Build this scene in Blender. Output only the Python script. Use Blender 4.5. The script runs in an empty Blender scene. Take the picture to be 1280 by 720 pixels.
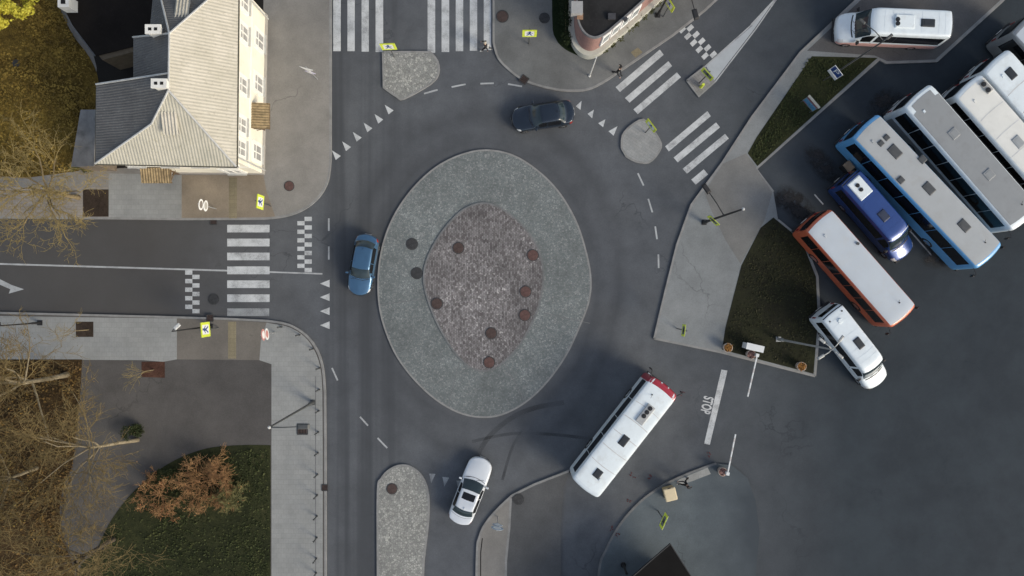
import bpy, bmesh, math, random
from mathutils import Vector, Matrix, noise as mnoise
from mathutils.geometry import tessellate_polygon

SC = bpy.context.scene
COL = SC.collection
CH = 54.0                    # height of the camera above the road
S = 17.5                     # photo pixels per metre on the ground
RAD = math.radians
def P(px, py, z=0.0):
    k = (CH - z) / CH / S
    return Vector(((px - 640) * k, (360 - py) * k, z))
def P2(px, py, z=0.0):
    v = P(px, py, z); return (v.x, v.y)

# ------------------------------------------------------------------ materials
MATS = {}
class NT:
    def __init__(s, name):
        m = bpy.data.materials.new(name); m.use_nodes = True
        s.m = m; s.t = m.node_tree; s.n = s.t.nodes; s.l = s.t.links
        s.b = s.n['Principled BSDF']; s.out = s.n['Material Output']
    def new(s, ty, **kw):
        n = s.n.new(ty)
        for k, v in kw.items(): setattr(n, k, v)
        return n
    def pos(s, scale=(1, 1, 1), rot=0.0, obj=False):
        if obj: src = s.new('ShaderNodeTexCoord').outputs['Object']
        else: src = s.new('ShaderNodeNewGeometry').outputs['Position']
        mp = s.new('ShaderNodeMapping'); mp.inputs['Scale'].default_value = scale
        mp.inputs['Rotation'].default_value = (0, 0, rot)
        s.l.new(src, mp.inputs['Vector']); return mp.outputs['Vector']
    def noise(s, vec, scale, detail=4, rough=.55):
        n = s.new('ShaderNodeTexNoise'); n.inputs['Scale'].default_value = scale
        n.inputs['Detail'].default_value = detail; n.inputs['Roughness'].default_value = rough
        s.l.new(vec, n.inputs['Vector']); return n.outputs['Fac']
    def ramp(s, fac, stops):
        r = s.new('ShaderNodeValToRGB'); e = r.color_ramp.elements
        while len(e) < len(stops): e.new(.5)
        for i, (p, c) in enumerate(stops):
            e[i].position = p; e[i].color = (c, c, c, 1) if not isinstance(c, tuple) else (*c, 1)
        s.l.new(fac, r.inputs['Fac']); return r.outputs['Color']
    def mix(s, fac, a, b, mode='MIX'):
        n = s.new('ShaderNodeMix', data_type='RGBA', blend_type=mode)
        for sock, v in ((n.inputs[0], fac), (n.inputs[6], a), (n.inputs[7], b)):
            if isinstance(v, (int, float)): sock.default_value = v
            elif isinstance(v, tuple): sock.default_value = (*v, 1)
            else: s.l.new(v, sock)
        return n.outputs[2]
    def mathn(s, op, a, b=0.0, clamp=False):
        n = s.new('ShaderNodeMath', operation=op, use_clamp=clamp)
        for i, v in enumerate((a, b)):
            if isinstance(v, (int, float)): n.inputs[i].default_value = v
            else: s.l.new(v, n.inputs[i])
        return n.outputs[0]
    def bump(s, h, strength=.3, dist=.02):
        b = s.new('ShaderNodeBump'); b.inputs['Strength'].default_value = strength
        b.inputs['Distance'].default_value = dist
        s.l.new(h, b.inputs['Height']); s.l.new(b.outputs['Normal'], s.b.inputs['Normal'])
    def color(s, c): s.l.new(c, s.b.inputs['Base Color'])
    def set(s, **kw):
        for k, v in kw.items(): s.b.inputs[k].default_value = v

def mat(name, c, rough=.6, metal=0.0, var=.12, scale=3.0, coat=0.0, grain=0.0, dirt=None, spec=.5):
    """plain painted / solid surface with soft wear; object coordinates so copies carry it along"""
    if name in MATS: return MATS[name]
    t = NT(name); v = t.pos(obj=True)
    f = t.noise(v, scale, 5)
    lo = tuple(x * (1 - var) for x in c); hi = tuple(min(1, x * (1 + var * .6)) for x in c)
    col = t.mix(t.ramp(f, [(.3, 0.0), (.7, 1.0)]), lo, hi)
    if dirt:
        d = t.noise(t.pos(obj=True, scale=(1, 1, 1)), 1.3, 6, .65)
        col = t.mix(t.ramp(d, [(.5, 0.0), (.85, dirt[1])]), col, dirt[0])
    if grain:
        g = t.noise(v, 40, 2); col = t.mix(grain, col, t.ramp(g, [(.2, .0), (.8, 1.0)]), 'OVERLAY')
    t.color(col); t.set(Roughness=rough, Metallic=metal)
    t.b.inputs['Coat Weight'].default_value = coat; t.b.inputs['Coat Roughness'].default_value = .08
    t.b.inputs['Specular IOR Level'].default_value = spec
    MATS[name] = t.m; return t.m

def asphalt(name, c, c2, contrast=.25, grain=.5, east=0.0, wear=False, fade=None):
    if name in MATS: return MATS[name]
    t = NT(name); v = t.pos()
    big = t.noise(v, .07, 3, .5); mid = t.noise(v, .5, 6, .65); fine = t.noise(v, 9, 4, .7); gr = t.noise(v, 55, 2, .6)
    col = t.mix(t.ramp(big, [(.35, 0.0), (.65, 1.0)]), c, c2)
    col = t.mix(contrast, col, t.ramp(mid, [(.25, .15), (.75, .85)]), 'OVERLAY')
    col = t.mix(grain * .5, col, t.ramp(fine, [(.3, .2), (.7, .8)]), 'OVERLAY')
    col = t.mix(grain, col, t.ramp(gr, [(.25, .25), (.75, .75)]), 'OVERLAY')
    # cracks, sealed joints
    vo = t.new('ShaderNodeTexVoronoi', feature='DISTANCE_TO_EDGE'); vo.inputs['Scale'].default_value = .11
    wv = t.new('ShaderNodeVectorMath', operation='ADD')
    nz = t.new('ShaderNodeTexNoise'); nz.inputs['Scale'].default_value = .6; nz.inputs['Detail'].default_value = 5
    t.l.new(v, nz.inputs['Vector']); sc_ = t.new('ShaderNodeVectorMath', operation='SCALE'); sc_.inputs['Scale'].default_value = 3.0
    t.l.new(nz.outputs['Color'], sc_.inputs[0]); t.l.new(v, wv.inputs[0]); t.l.new(sc_.outputs[0], wv.inputs[1])
    t.l.new(wv.outputs[0], vo.inputs['Vector'])
    crack = t.ramp(vo.outputs['Distance'], [(.0, 1.0), (.006, 0.0)])
    keep = t.ramp(t.noise(v, .13, 2), [(.52, 0.0), (.6, .55)])
    col = t.mix(t.mathn('MULTIPLY', crack, keep), col, tuple(x * .35 for x in c))
    if wear:   # rubber polished rings round the island, bitumen patches, painted eastward light falloff
        sep = t.new('ShaderNodeSeparateXYZ'); t.l.new(v, sep.inputs[0])
        dx = t.mathn('DIVIDE', t.mathn('ADD', sep.outputs[0], 1.95), .80)
        dy = t.mathn('DIVIDE', t.mathn('SUBTRACT', sep.outputs[1], .35), 1.0)
        r = t.mathn('SQRT', t.mathn('ADD', t.mathn('MULTIPLY', dx, dx), t.mathn('MULTIPLY', dy, dy)))
        r = t.mathn('ADD', r, t.mathn('MULTIPLY', t.mathn('SUBTRACT', t.noise(v, .16, 3), .5), 1.2))
        r = t.mathn('DIVIDE', r, 20.0)
        band = t.ramp(r, [(.44, 0.0), (.50, .55), (.55, .25), (.60, .55), (.655, .12), (.70, .0)])
        brk = t.ramp(t.noise(v, .11, 2), [(.35, .35), (.6, 1.0)])
        col = t.mix(t.mathn('MULTIPLY', band, brk), col, tuple(x * .45 for x in c))
        lane = t.ramp(t.noise(t.pos(scale=(1, .02, 1)), 1.1, 2), [(.40, .15), (.62, .75)])
        msk = t.ramp(t.mathn('DIVIDE', t.mathn('ADD', sep.outputs[0], 20.0), 40.0), [(.15, 0.0), (.18, 1.0), (.27, 1.0), (.33, 0.0)])
        col = t.mix(t.mathn('MULTIPLY', lane, msk), col, tuple(x * .55 for x in c))
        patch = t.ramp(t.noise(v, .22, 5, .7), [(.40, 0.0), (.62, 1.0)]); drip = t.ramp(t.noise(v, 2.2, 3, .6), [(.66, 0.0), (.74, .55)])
        yard_dim_c = t.mix(patch, (.0145, .023, .032), (.024, .0355, .046)); yard_dim_c = t.mix(drip, yard_dim_c, (.014, .015, .017))
        east_dim = t.ramp(t.mathn('DIVIDE', t.mathn('ADD', sep.outputs[0], 40.0), 80.0), [(.60, 0.0), (.80, east)])  # light falling off to the east, put into the road colour
        col = t.mix(east_dim, col, yard_dim_c)
        west = t.ramp(t.mathn('DIVIDE', t.mathn('ADD', sep.outputs[0], 40.0), 80.0), [(.18, .8), (.33, 0.0)])
        col = t.mix(west, col, (.066, .062, .058))
    if fade:   # older, patched surface towards one side
        sp = t.new('ShaderNodeSeparateXYZ'); t.l.new(v, sp.inputs[0])
        ff = t.mathn('ADD', t.mathn('DIVIDE', t.mathn('SUBTRACT', sp.outputs[0], fade[0]), fade[1] - fade[0]), t.mathn('MULTIPLY', t.mathn('SUBTRACT', t.noise(v, .45, 4), .5), .9), True)
        col = t.mix(ff, col, fade[2])
    t.color(col); t.set(Roughness=.88); t.b.inputs['Specular IOR Level'].default_value = .25
    t.bump(gr, .25, .01)
    MATS[name] = t.m; return t.m

def brickmat(name, c1, c2, mortar, w, h, msize, offset=.5, rot=0.0, var=.3, stains=.25, squash=1.0, specks=None):
    if name in MATS: return MATS[name]
    t = NT(name); v = t.pos(rot=rot)
    b = t.new('ShaderNodeTexBrick'); b.offset = offset; b.squash = squash
    b.inputs['Scale'].default_value = 1.0; b.inputs['Brick Width'].default_value = w; b.inputs['Row Height'].default_value = h
    b.inputs['Mortar Size'].default_value = msize; b.inputs['Mortar Smooth'].default_value = .2; b.inputs['Bias'].default_value = 0.0
    b.inputs['Color1'].default_value = (*c1, 1); b.inputs['Color2'].default_value = (*c2, 1); b.inputs['Mortar'].default_value = (*mortar, 1)
    t.l.new(v, b.inputs['Vector'])
    col = b.outputs['Color']
    if specks:
        sp = t.noise(v, 5.5, 1, .4); zone = t.ramp(t.noise(v, .22, 2), [(.38, .0), (.62, 1.0)])
        col = t.mix(t.mathn('MULTIPLY', t.ramp(sp, [(.62, 0.0), (.69, .6)]), zone), col, specks)
    big = t.noise(v, .12, 4, .6); mid = t.noise(v, .9, 5, .65); fine = t.noise(v, 14, 3, .6)
    col = t.mix(stains, col, t.ramp(big, [(.3, .2), (.7, .8)]), 'OVERLAY')
    col = t.mix(stains, col, t.ramp(mid, [(.25, .2), (.75, .8)]), 'OVERLAY')
    col = t.mix(var, col, t.ramp(fine, [(.25, .2), (.75, .8)]), 'OVERLAY')
    t.color(col); t.set(Roughness=.85); t.b.inputs['Specular IOR Level'].default_value = .3
    inv = t.mathn('SUBTRACT', 1.0, b.outputs['Fac']); t.bump(inv, .35, .012)
    MATS[name] = t.m; return t.m

def cobblemat(name, stops, joint, scale, stains=.35):
    if name in MATS: return MATS[name]
    t = NT(name); v = t.pos()
    vo = t.new('ShaderNodeTexVoronoi', feature='F1'); vo.inputs['Scale'].default_value = scale
    ed = t.new('ShaderNodeTexVoronoi', feature='DISTANCE_TO_EDGE'); ed.inputs['Scale'].default_value = scale
    t.l.new(v, vo.inputs['Vector']); t.l.new(v, ed.inputs['Vector'])
    sep = t.new('ShaderNodeSeparateColor'); t.l.new(vo.outputs['Color'], sep.inputs[0])
    col = t.ramp(sep.outputs[0], stops)
    big = t.noise(v, .16, 4, .6); mid = t.noise(v, 1.2, 5, .65)
    col = t.mix(stains, col, t.ramp(big, [(.3, .2), (.7, .8)]), 'OVERLAY')
    col = t.mix(stains, col, t.ramp(mid, [(.3, .25), (.7, .75)]), 'OVERLAY')
    e = t.ramp(ed.outputs['Distance'], [(.02, 0.0), (.10, 1.0)])
    col = t.mix(e, joint, col)
    t.color(col); t.set(Roughness=.8); t.bump(e, .5, .015)
    MATS[name] = t.m; return t.m

def groundmat(name, cols, s1=.25, s2=2.5, s3=14, rough=.95, bump=.6):
    if name in MATS: return MATS[name]
    t = NT(name); v = t.pos()
    a = t.noise(v, s1, 5, .6); b = t.noise(v, s2, 6, .7); c = t.noise(v, s3, 4, .75)
    f = t.mathn('ADD', t.mathn('MULTIPLY', a, .35), t.mathn('ADD', t.mathn('MULTIPLY', b, .3), t.mathn('MULTIPLY', c, .35)))
    n = len(cols); stops = [(.34 + .32 * i / (n - 1), cols[i]) for i in range(n)]
    col = t.ramp(f, stops)
    t.color(col); t.set(Roughness=rough); t.b.inputs['Specular IOR Level'].default_value = .15
    t.bump(c, bump, .05)
    MATS[name] = t.m; return t.m

def paintmat(name, c, under, amount=.5):
    if name in MATS: return MATS[name]
    t = NT(name); v = t.pos()
    a = t.noise(v, 1.1, 6, .7); b = t.noise(v, 18, 4, .7)
    f = t.mathn('ADD', t.mathn('MULTIPLY', a, .55), t.mathn('MULTIPLY', b, .45))
    w = t.ramp(f, [(.38, amount), (.50, amount * .25), (.60, 0.0)])
    tint = t.mix(t.noise(v, .4, 3), tuple(x * .8 for x in c), c)
    t.color(t.mix(w, tint, under)); t.set(Roughness=.7)
    MATS[name] = t.m; return t.m

def glassmat(name, c=(.012, .016, .020), rough=.06):
    if name in MATS: return MATS[name]
    t = NT(name); t.set(Roughness=rough); t.b.inputs['IOR'].default_value = 1.5
    f = t.noise(t.pos(obj=True), 1.5, 3)
    t.color(t.mix(f, tuple(x * .6 for x in c), tuple(x * 1.5 for x in c)))
    MATS[name] = t.m; return t.m

def leafmat(name, cols, scale=1.2, trans=.0):
    if name in MATS: return MATS[name]
    t = NT(name); v = t.pos()
    a = t.noise(v, scale, 4); b = t.noise(v, 23, 2)
    f = t.mathn('ADD', t.mathn('MULTIPLY', a, .5), t.mathn('MULTIPLY', b, .5))
    n = len(cols); t.color(t.ramp(f, [(.33 + .34 * i / (n - 1), cols[i]) for i in range(n)]))
    t.set(Roughness=.75); t.b.inputs['Specular IOR Level'].default_value = .2
    MATS[name] = t.m; return t.m

# ------------------------------------------------------------------ mesh helpers
class MB:
    def __init__(s): s.v = []; s.f = []
    def add(s, vs, fs):
        o = len(s.v); s.v += [tuple(p) for p in vs]; s.f += [tuple(i + o for i in f) for f in fs]
    def box(s, c, size, rz=0.0, M=None, taper=1.0):
        x, y, z = (k / 2 for k in size); vs = []
        cr, sr = math.cos(rz), math.sin(rz)
        for dz in (-z, z):
            k = taper if dz > 0 else 1.0
            for dx, dy in ((-x, -y), (x, -y), (x, y), (-x, y)):
                dx2, dy2 = dx * k, dy * k
                p = Vector((c[0] + dx2 * cr - dy2 * sr, c[1] + dx2 * sr + dy2 * cr, c[2] + dz))
                vs.append(M @ p if M else p)
        s.add(vs, [(3, 2, 1, 0), (4, 5, 6, 7), (0, 1, 5, 4), (1, 2, 6, 5), (2, 3, 7, 6), (3, 0, 4, 7)])
    def tube(s, pts, rads, n=8, cap=True):
        pts = [Vector(p) for p in pts]
        if not isinstance(rads, (list, tuple)): rads = [rads] * len(pts)
        rings = []
        ref = Vector((0, 0, 1))
        d0 = (pts[1] - pts[0]).normalized()
        if abs(d0.z) > .9: ref = Vector((1, 0, 0))
        for i, p in enumerate(pts):
            d = (pts[min(i + 1, len(pts) - 1)] - pts[max(i - 1, 0)])
            d = d.normalized() if d.length > 1e-9 else d0
            a = d.cross(ref)
            a = a.normalized() if a.length > 1e-6 else Vector((1, 0, 0))
            b = d.cross(a)
            rings.append([p + (a * math.cos(2 * math.pi * k / n) + b * math.sin(2 * math.pi * k / n)) * rads[i] for k in range(n)])
        vs = [q for r in rings for q in r]; fs = []
        for i in range(len(pts) - 1):
            for k in range(n):
                a0 = i * n + k; a1 = i * n + (k + 1) % n
                fs.append((a0, a0 + n, a1 + n, a1))
        if cap: fs.append(tuple(range(n))); fs.append(tuple(reversed(range((len(pts) - 1) * n, len(pts) * n))))
        s.add(vs, fs)
    def cyl(s, c, r, h, n=20, r2=None, axis='z'):
        c = Vector(c); r2 = r if r2 is None else r2
        ax = {'z': Vector((0, 0, 1)), 'x': Vector((1, 0, 0)), 'y': Vector((0, 1, 0))}[axis] if isinstance(axis, str) else Vector(axis).normalized()
        s.tube([c - ax * h / 2, c + ax * h / 2], [r, r2], n)
    def quad(s, a, b, c, d): s.add([a, b, c, d], [(0, 1, 2, 3)])
    def poly_sheet(s, pts, z):
        vs = [Vector((p[0], p[1], z)) for p in pts]
        tr = tessellate_polygon([vs])
        fs = []
        for t in tr:
            a, b, c = (vs[i] for i in t)
            fs.append(t if (b - a).cross(c - a).z > 0 else (t[0], t[2], t[1]))
        s.add(vs, fs)
    def prism(s, pts, z0, z1):
        s.poly_sheet(pts, z1)
        area = sum(pts[i][0] * pts[(i + 1) % len(pts)][1] - pts[(i + 1) % len(pts)][0] * pts[i][1] for i in range(len(pts)))
        p = list(pts) if area > 0 else list(reversed(pts)); n = len(p)
        vs = [Vector((q[0], q[1], z0)) for q in p] + [Vector((q[0], q[1], z1)) for q in p]
        s.add(vs, [(i, (i + 1) % n, n + (i + 1) % n, n + i) for i in range(n)])
    def ribbon(s, pts, w, z, side=0, thick=0.0):
        """flat strip along a polyline (list of (x, y)); side 0 centred, +1 left, -1 right"""
        pts = [Vector(p) for p in pts]; L = []; R = []
        for i, p in enumerate(pts):
            d = (pts[min(i + 1, len(pts) - 1)] - pts[max(i - 1, 0)]).normalized(); nrm = Vector((-d.y, d.x))
            l, r = {0: (w / 2, -w / 2), 1: (w, 0), -1: (0, -w)}[side]
            L.append(p + nrm * l); R.append(p + nrm * r)
        n = len(pts)
        vs = [Vector((q.x, q.y, z)) for q in R] + [Vector((q.x, q.y, z)) for q in L]
        fs = [(i, i + 1, n + i + 1, n + i) for i in range(n - 1)]
        if thick:
            vs += [Vector((q.x, q.y, z - thick)) for q in R] + [Vector((q.x, q.y, z - thick)) for q in L]
            fs += [(2 * n + i, 2 * n + i + 1, i + 1, i) for i in range(n - 1)]
            fs += [(n + i, n + i + 1, 3 * n + i + 1, 3 * n + i) for i in range(n - 1)]
            fs += [(0, n, 3 * n, 2 * n), (n - 1, 3 * n - 1, 4 * n - 1, 2 * n - 1)]
        s.add(vs, fs)
    def xform(s, M): s.v = [tuple(M @ Vector(p)) for p in s.v]; return s
    def build(s, name, m, parent=None, smooth=False, loc=None, bevel=0.0):
        me = bpy.data.meshes.new(name); me.from_pydata(s.v, [], s.f); me.update()
        if m is not None: me.materials.append(m)
        if smooth: me.polygons.foreach_set('use_smooth', [True] * len(me.polygons))
        o = bpy.data.objects.new(name, me); COL.objects.link(o)
        if parent is not None: o.parent = parent
        if loc is not None: o.location = loc
        if bevel:
            b = o.modifiers.new('bevel', 'BEVEL'); b.width = bevel; b.segments = 2; b.limit_method = 'ANGLE'
        return o

def tag(o, label=None, cat=None, group=None, kind=None):
    if label: o['label'] = label
    if cat: o['category'] = cat
    if group: o['group'] = group
    if kind: o['kind'] = kind
    return o
def thing(name, label, cat, loc=(0, 0, 0), rz=0.0, group=None, kind=None):
    o = bpy.data.objects.new(name, None); COL.objects.link(o)
    o.location = loc; o.rotation_euler = (0, 0, rz); o.empty_display_size = .3
    return tag(o, label, cat, group, kind)
def children_of(o): return [c for c in bpy.data.objects if c.parent == o]
def copy_tree(o, parent=None):
    c = o.copy(); COL.objects.link(c)
    if parent is not None: c.parent = parent
    for ch in children_of(o): copy_tree(ch, c)
    return c
def smooth_line(pts, k=6, closed=False):
    pts = [Vector(p) for p in pts]; n = len(pts); out = []
    rng = range(n) if closed else range(n - 1)
    for i in rng:
        if closed: a, b, c, d = pts[i - 1], pts[i], pts[(i + 1) % n], pts[(i + 2) % n]
        else: a, b, c, d = pts[max(i - 1, 0)], pts[i], pts[i + 1], pts[min(i + 2, n - 1)]
        for j in range(k):
            t = j / k
            out.append(.5 * ((2 * b) + (c - a) * t + (2 * a - 5 * b + 4 * c - d) * t * t + (3 * b - a - 3 * c + d) * t ** 3))
    if not closed: out.append(pts[-1])
    return [tuple(p) for p in out]
def pxl(pts, z=0.0): return [P2(x, y, z) for x, y in pts]
def struct(name, mb, m, label=None, cat=None, parent=None, smooth=False):
    o = mb.build(name, m, parent, smooth)
    if parent is None: tag(o, label, cat, None, 'structure')
    return o

# ------------------------------------------------------------------ base materials
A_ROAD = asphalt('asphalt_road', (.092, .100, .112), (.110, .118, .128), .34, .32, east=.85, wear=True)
A_PATH = asphalt('asphalt_path', (.082, .078, .075), (.100, .094, .088), .3, .35)
A_BROWN = asphalt('asphalt_brown', (.205, .172, .132), (.245, .207, .160), .3, .3)
A_YARD = asphalt('asphalt_yard', (.014, .0125, .0115), (.022, .020, .018), .3, .4)  # near-black yard: the shade behind the house is put into its colour
A_GREYP = asphalt('asphalt_pavement', (.205, .198, .185), (.245, .235, .218), .3, .3)
A_NE = asphalt('asphalt_pavement_worn', (.118, .126, .129), (.165, .168, .166), .36, .3)
A_LOT = asphalt('asphalt_apron', (.096, .117, .132), (.116, .138, .152), .3, .3, fade=(12.0, 17.5, (.050, .062, .074)))
A_NEW = asphalt('asphalt_pavement_patch', (.160, .162, .158), (.205, .203, .194), .32, .3)
M_PAVER = brickmat('concrete_pavers', (.262, .270, .264), (.285, .292, .285), (.225, .23, .226), .35, .35, .010, .5, 0, .12, .18)
M_PAVERB = brickmat('concrete_pavers_warm', (.235, .215, .195), (.265, .245, .222), (.19, .175, .16), .4, .2, .010, .5, 0, .2, .25)
M_TACT = brickmat('tactile_pavers', (.205, .178, .118), (.225, .195, .128), (.16, .14, .10), .3, .3, .012, 0.0, 0, .25, .25)
M_KERB = mat('kerb_concrete', (.245, .245, .24), .85, var=.2, scale=2.0, grain=.3)
M_KERBD = mat('kerb_dark', (.16, .165, .168), .85, var=.25, scale=2.0, grain=.3)
M_COB = cobblemat('grey_cobbles', [(0, (.128, .146, .147)), (.45, (.165, .184, .184)), (.8, (.196, .214, .213)), (1, (.25, .262, .26))], (.112, .127, .128), 8.5, .40)
M_COB2 = cobblemat('mottled_cobbles', [(0, (.20, .205, .195)), (.5, (.27, .275, .258)), (1, (.38, .38, .35))], (.16, .162, .155), 6.5, .3)
UNDER = (.10, .103, .11)
M_PAINT = paintmat('road_paint', (.63, .655, .665), UNDER, .75)
M_PAINTW = paintmat('road_paint_worn', (.36, .38, .39), UNDER, .85)
M_PAINTL = paintmat('road_paint_line', (.48, .50, .51), UNDER, .6)
M_GRASSD = groundmat('dark_lawn', [(.011, .012, .007), (.020, .024, .011), (.034, .038, .016), (.070, .064, .031)], .3, 1.8, 12)
M_GRASSB = groundmat('bare_lawn', [(.011, .011, .008), (.018, .018, .012), (.026, .028, .015), (.040, .044, .020)])
M_LEAFG = groundmat('leafy_lawn', [(.026, .018, .006), (.078, .052, .012), (.175, .118, .026), (.35, .25, .056)], .3, 3.0, 13)
M_LITTER = groundmat('leaf_litter', [(.014, .010, .006), (.036, .023, .011), (.070, .044, .019), (.16, .105, .036)], .4, 3.0, 10)
M_SOIL = groundmat('tree_pit_soil', [(.02, .015, .011), (.045, .033, .025), (.08, .06, .045)], .6, 4, 12)
M_FAR = groundmat('far_ground', [(.03, .03, .02), (.05, .05, .03), (.08, .07, .04)], .05, .6, 6)

# ------------------------------------------------------------------ ground
mb = MB(); mb.poly_sheet([(-300, -300), (300, -300), (300, 300), (-300, 300)], -.06)
struct('ground', mb, M_FAR, 'plain dull earth around the junction reaching to the horizon', 'ground')
mb = MB(); mb.poly_sheet(pxl([(-260, -240), (1560, -240), (1560, 960), (-260, 960)]), 0)
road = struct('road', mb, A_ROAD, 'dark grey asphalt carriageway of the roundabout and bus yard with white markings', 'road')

def mark(name, quads, m=M_PAINT, z=.004):
    mb = MB()
    for q in quads: mb.poly_sheet(pxl(q), z)
    return mb.build(name, m, road)
def rect(x0, y0, x1, y1): return [(x0, y0), (x1, y0), (x1, y1), (x0, y1)]
def seg(a, b, w):
    dx, dy = b[0] - a[0], b[1] - a[1]; l = math.hypot(dx, dy); nx, ny = -dy / l * w / 2, dx / l * w / 2
    return [(a[0] + nx, a[1] + ny), (b[0] + nx, b[1] + ny), (b[0] - nx, b[1] - ny), (a[0] - nx, a[1] - ny)]
mark('crosswalk', [rect(416.5, -60, 426, 64), rect(434.3, -60, 443.5, 64), rect(452, -60, 461, 64.5), rect(469.5, -60, 479, 65)] +
     [rect(534.5, -60, 544, 66), rect(552, -60, 561.5, 65), rect(569.7, -60, 579, 64), rect(587.3, -60, 596.5, 63.5), rect(604.7, -60, 614, 62.5)])
mark('crosswalk', [rect(284, y0, 337, y1) for y0, y1 in ((281, 290.5), (298.3, 308), (315.8, 325.3), (333, 342.8), (350.5, 360), (368, 377.5))])
mark('worn_crosswalk_stripe', [rect(284, 385.5, 336.5, 395)], M_PAINTW)
mark('crosswalk', [[(824.7, 62), (829.6, 68.4), (775, 115), (769.5, 109)], [(835.4, 76.5), (840.2, 82.6), (787, 128.3), (781.2, 122.5)],
                   [(846, 90.5), (851.2, 96.5), (797.2, 142.7), (791.8, 136.8)]])
mark('crosswalk', [[(831.5, 183), (836, 189.3), (888.4, 145.2), (884.2, 138.9)], [(842, 197), (847.2, 203), (900, 159.2), (895, 153)],
                   [(853.3, 211), (858.8, 217), (911, 173.2), (906.2, 167.4)], [(864, 224.6), (869.6, 230.8), (885, 218), (879.6, 211.6)]])
ck = []
for i in range(7): ck.append(rect(380.7, 271 + 10.65 * i, 389.8, 276.4 + 10.65 * i))
for i in range(6): ck.append(rect(371.7, 276.4 + 10.65 * i, 380.7, 281.7 + 10.65 * i))
mark('speed_hump_checker', ck)
ck = []
for i in range(5):
    ck.append(rect(231.5, 338 + 10.7 * i, 240.5, 343.4 + 10.7 * i)); ck.append(rect(240.5, 343.4 + 10.7 * i, 249.4, 348.8 + 10.7 * i))
mark('speed_hump_checker', ck)
ck = []
for i in range(5):
    for ox, oy in ((852.7, 37.0), (862.8, 35.0)):
        cx, cy = ox + 7.15 * i, oy + 8.25 * i; a = (3.1, -2.9); b = (1.75, 2.08)
        if ox > 860: cx, cy = 862.8 + 7.2 * i, 35.0 + 8.3 * i
        ck.append([(cx - a[0] - b[0], cy - a[1] - b[1]), (cx + a[0] - b[0], cy + a[1] - b[1]), (cx + a[0] + b[0], cy + a[1] + b[1]), (cx - a[0] + b[0], cy - a[1] + b[1])])
mark('speed_hump_checker', ck)
mark('lane_line', [seg((-80, 327.5), (284, 338.3), 2.1), seg((337, 340), (403, 342.3), 1.8)], M_PAINTL)
mark('yield_teeth', [[(400, y), (412, y - 4.8), (412, y + 4.8)] for y in (354.5, 371.5, 389, 406.5)])
mark('yield_teeth', [[(x - 5.5, y - 7), (x + 5.5, y), (x - .8, y + 5)] for x, y in ((420.5, 195), (433.3, 183.8), (446.6, 172), (460, 160.3), (473.6, 149.5), (486.5, 138))])
mark('yield_teeth', [[(727, 126), (719.8, 132.8), (725.6, 137.4)], [(742.3, 137), (734.5, 142.3), (740.2, 147.8)], [(756.8, 149), (747.8, 154), (753.8, 159)], [(771.8, 157.8), (760.7, 164), (767, 169.7)]])
mark('yield_teeth', [[(536.6, 592), (544.3, 592.4), (539, 604)], [(553, 596), (561.5, 597), (555.5, 608)], [(570.5, 600.5), (578.5, 601), (572.5, 610)]], M_PAINTW)
mark('broken_line', [seg(a, b, 2.0) for a, b in (((411, 273), (411, 288.5)), ((411, 308), (411, 324.5)), ((415, 460), (422, 475.5)), ((450, 521), (460, 532)),
     ((472, 547.5), (484, 560)), ((530, 117), (547, 112.3)), ((564.5, 108.8), (582, 105.3)), ((600.5, 104.6), (617.3, 104)), ((635, 105), (652.5, 108)),
     ((797.3, 216.5), (804.5, 232)), ((810.3, 248.5), (815.5, 265.5)), ((819, 283), (821.3, 299)), ((823, 318), (823.3, 335)))], M_PAINTL)
mark('stop_line', [[(901.7, 462), (909.3, 463.2), (887.3, 556), (880.2, 554.5)]])
mark('painted_wedge', [[(882.5, 82.5), (940.5, 32), (969, -1), (943, 36), (893, 101)]], paintmat('wedge_paint', (.44, .48, .51), UNDER, .2))
mark('edge_line', [seg((881, 83.5), (939, 31.5), 1.6), seg((939, 31.5), (974, -6), 2.6), seg((893.5, 103), (945, 36), 1.6), seg((945, 36), (974, -6), 1.6)], M_PAINTL, .007)
mark('parking_line', [seg((1137, 288), (1166.5, 321.5), 1.6), seg((1018, 243), (1029, 255.5), 1.6)], M_PAINTL)
mark('turn_arrow', [[(-30, 345), (0, 349), (14, 356), (30, 361.6), (11, 367), (13, 361.5), (-2, 355), (-30, 350)]], M_PAINTL)
# STOP lettering
def text_mesh(s, size, m, parent, name, M, ext=.0):
    c = bpy.data.curves.new(name, 'FONT'); c.body = s; c.size = size; c.align_x = 'CENTER'; c.align_y = 'CENTER'; c.extrude = ext; c.offset = .022 if ext == 0 else 0.0
    o = bpy.data.objects.new('tmp', c); COL.objects.link(o)
    dg = bpy.context.evaluated_depsgraph_get(); me = bpy.data.meshes.new_from_object(o.evaluated_get(dg)); me.name = name
    bpy.data.objects.remove(o); bpy.data.curves.remove(c)
    me.transform(M); me.materials.clear(); me.materials.append(m)
    n = bpy.data.objects.new(name, me); COL.objects.link(n)
    if parent is not None: n.parent = parent
    return n
a = P(883.2, 506.2, .004)
text_mesh('STOP', .78, M_PAINT, road, 'stop_lettering', Matrix.Translation(a) @ Matrix.Rotation(RAD(-103), 4, 'Z') @ Matrix.Diagonal((.66, 1.25, 1, 1)))
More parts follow.
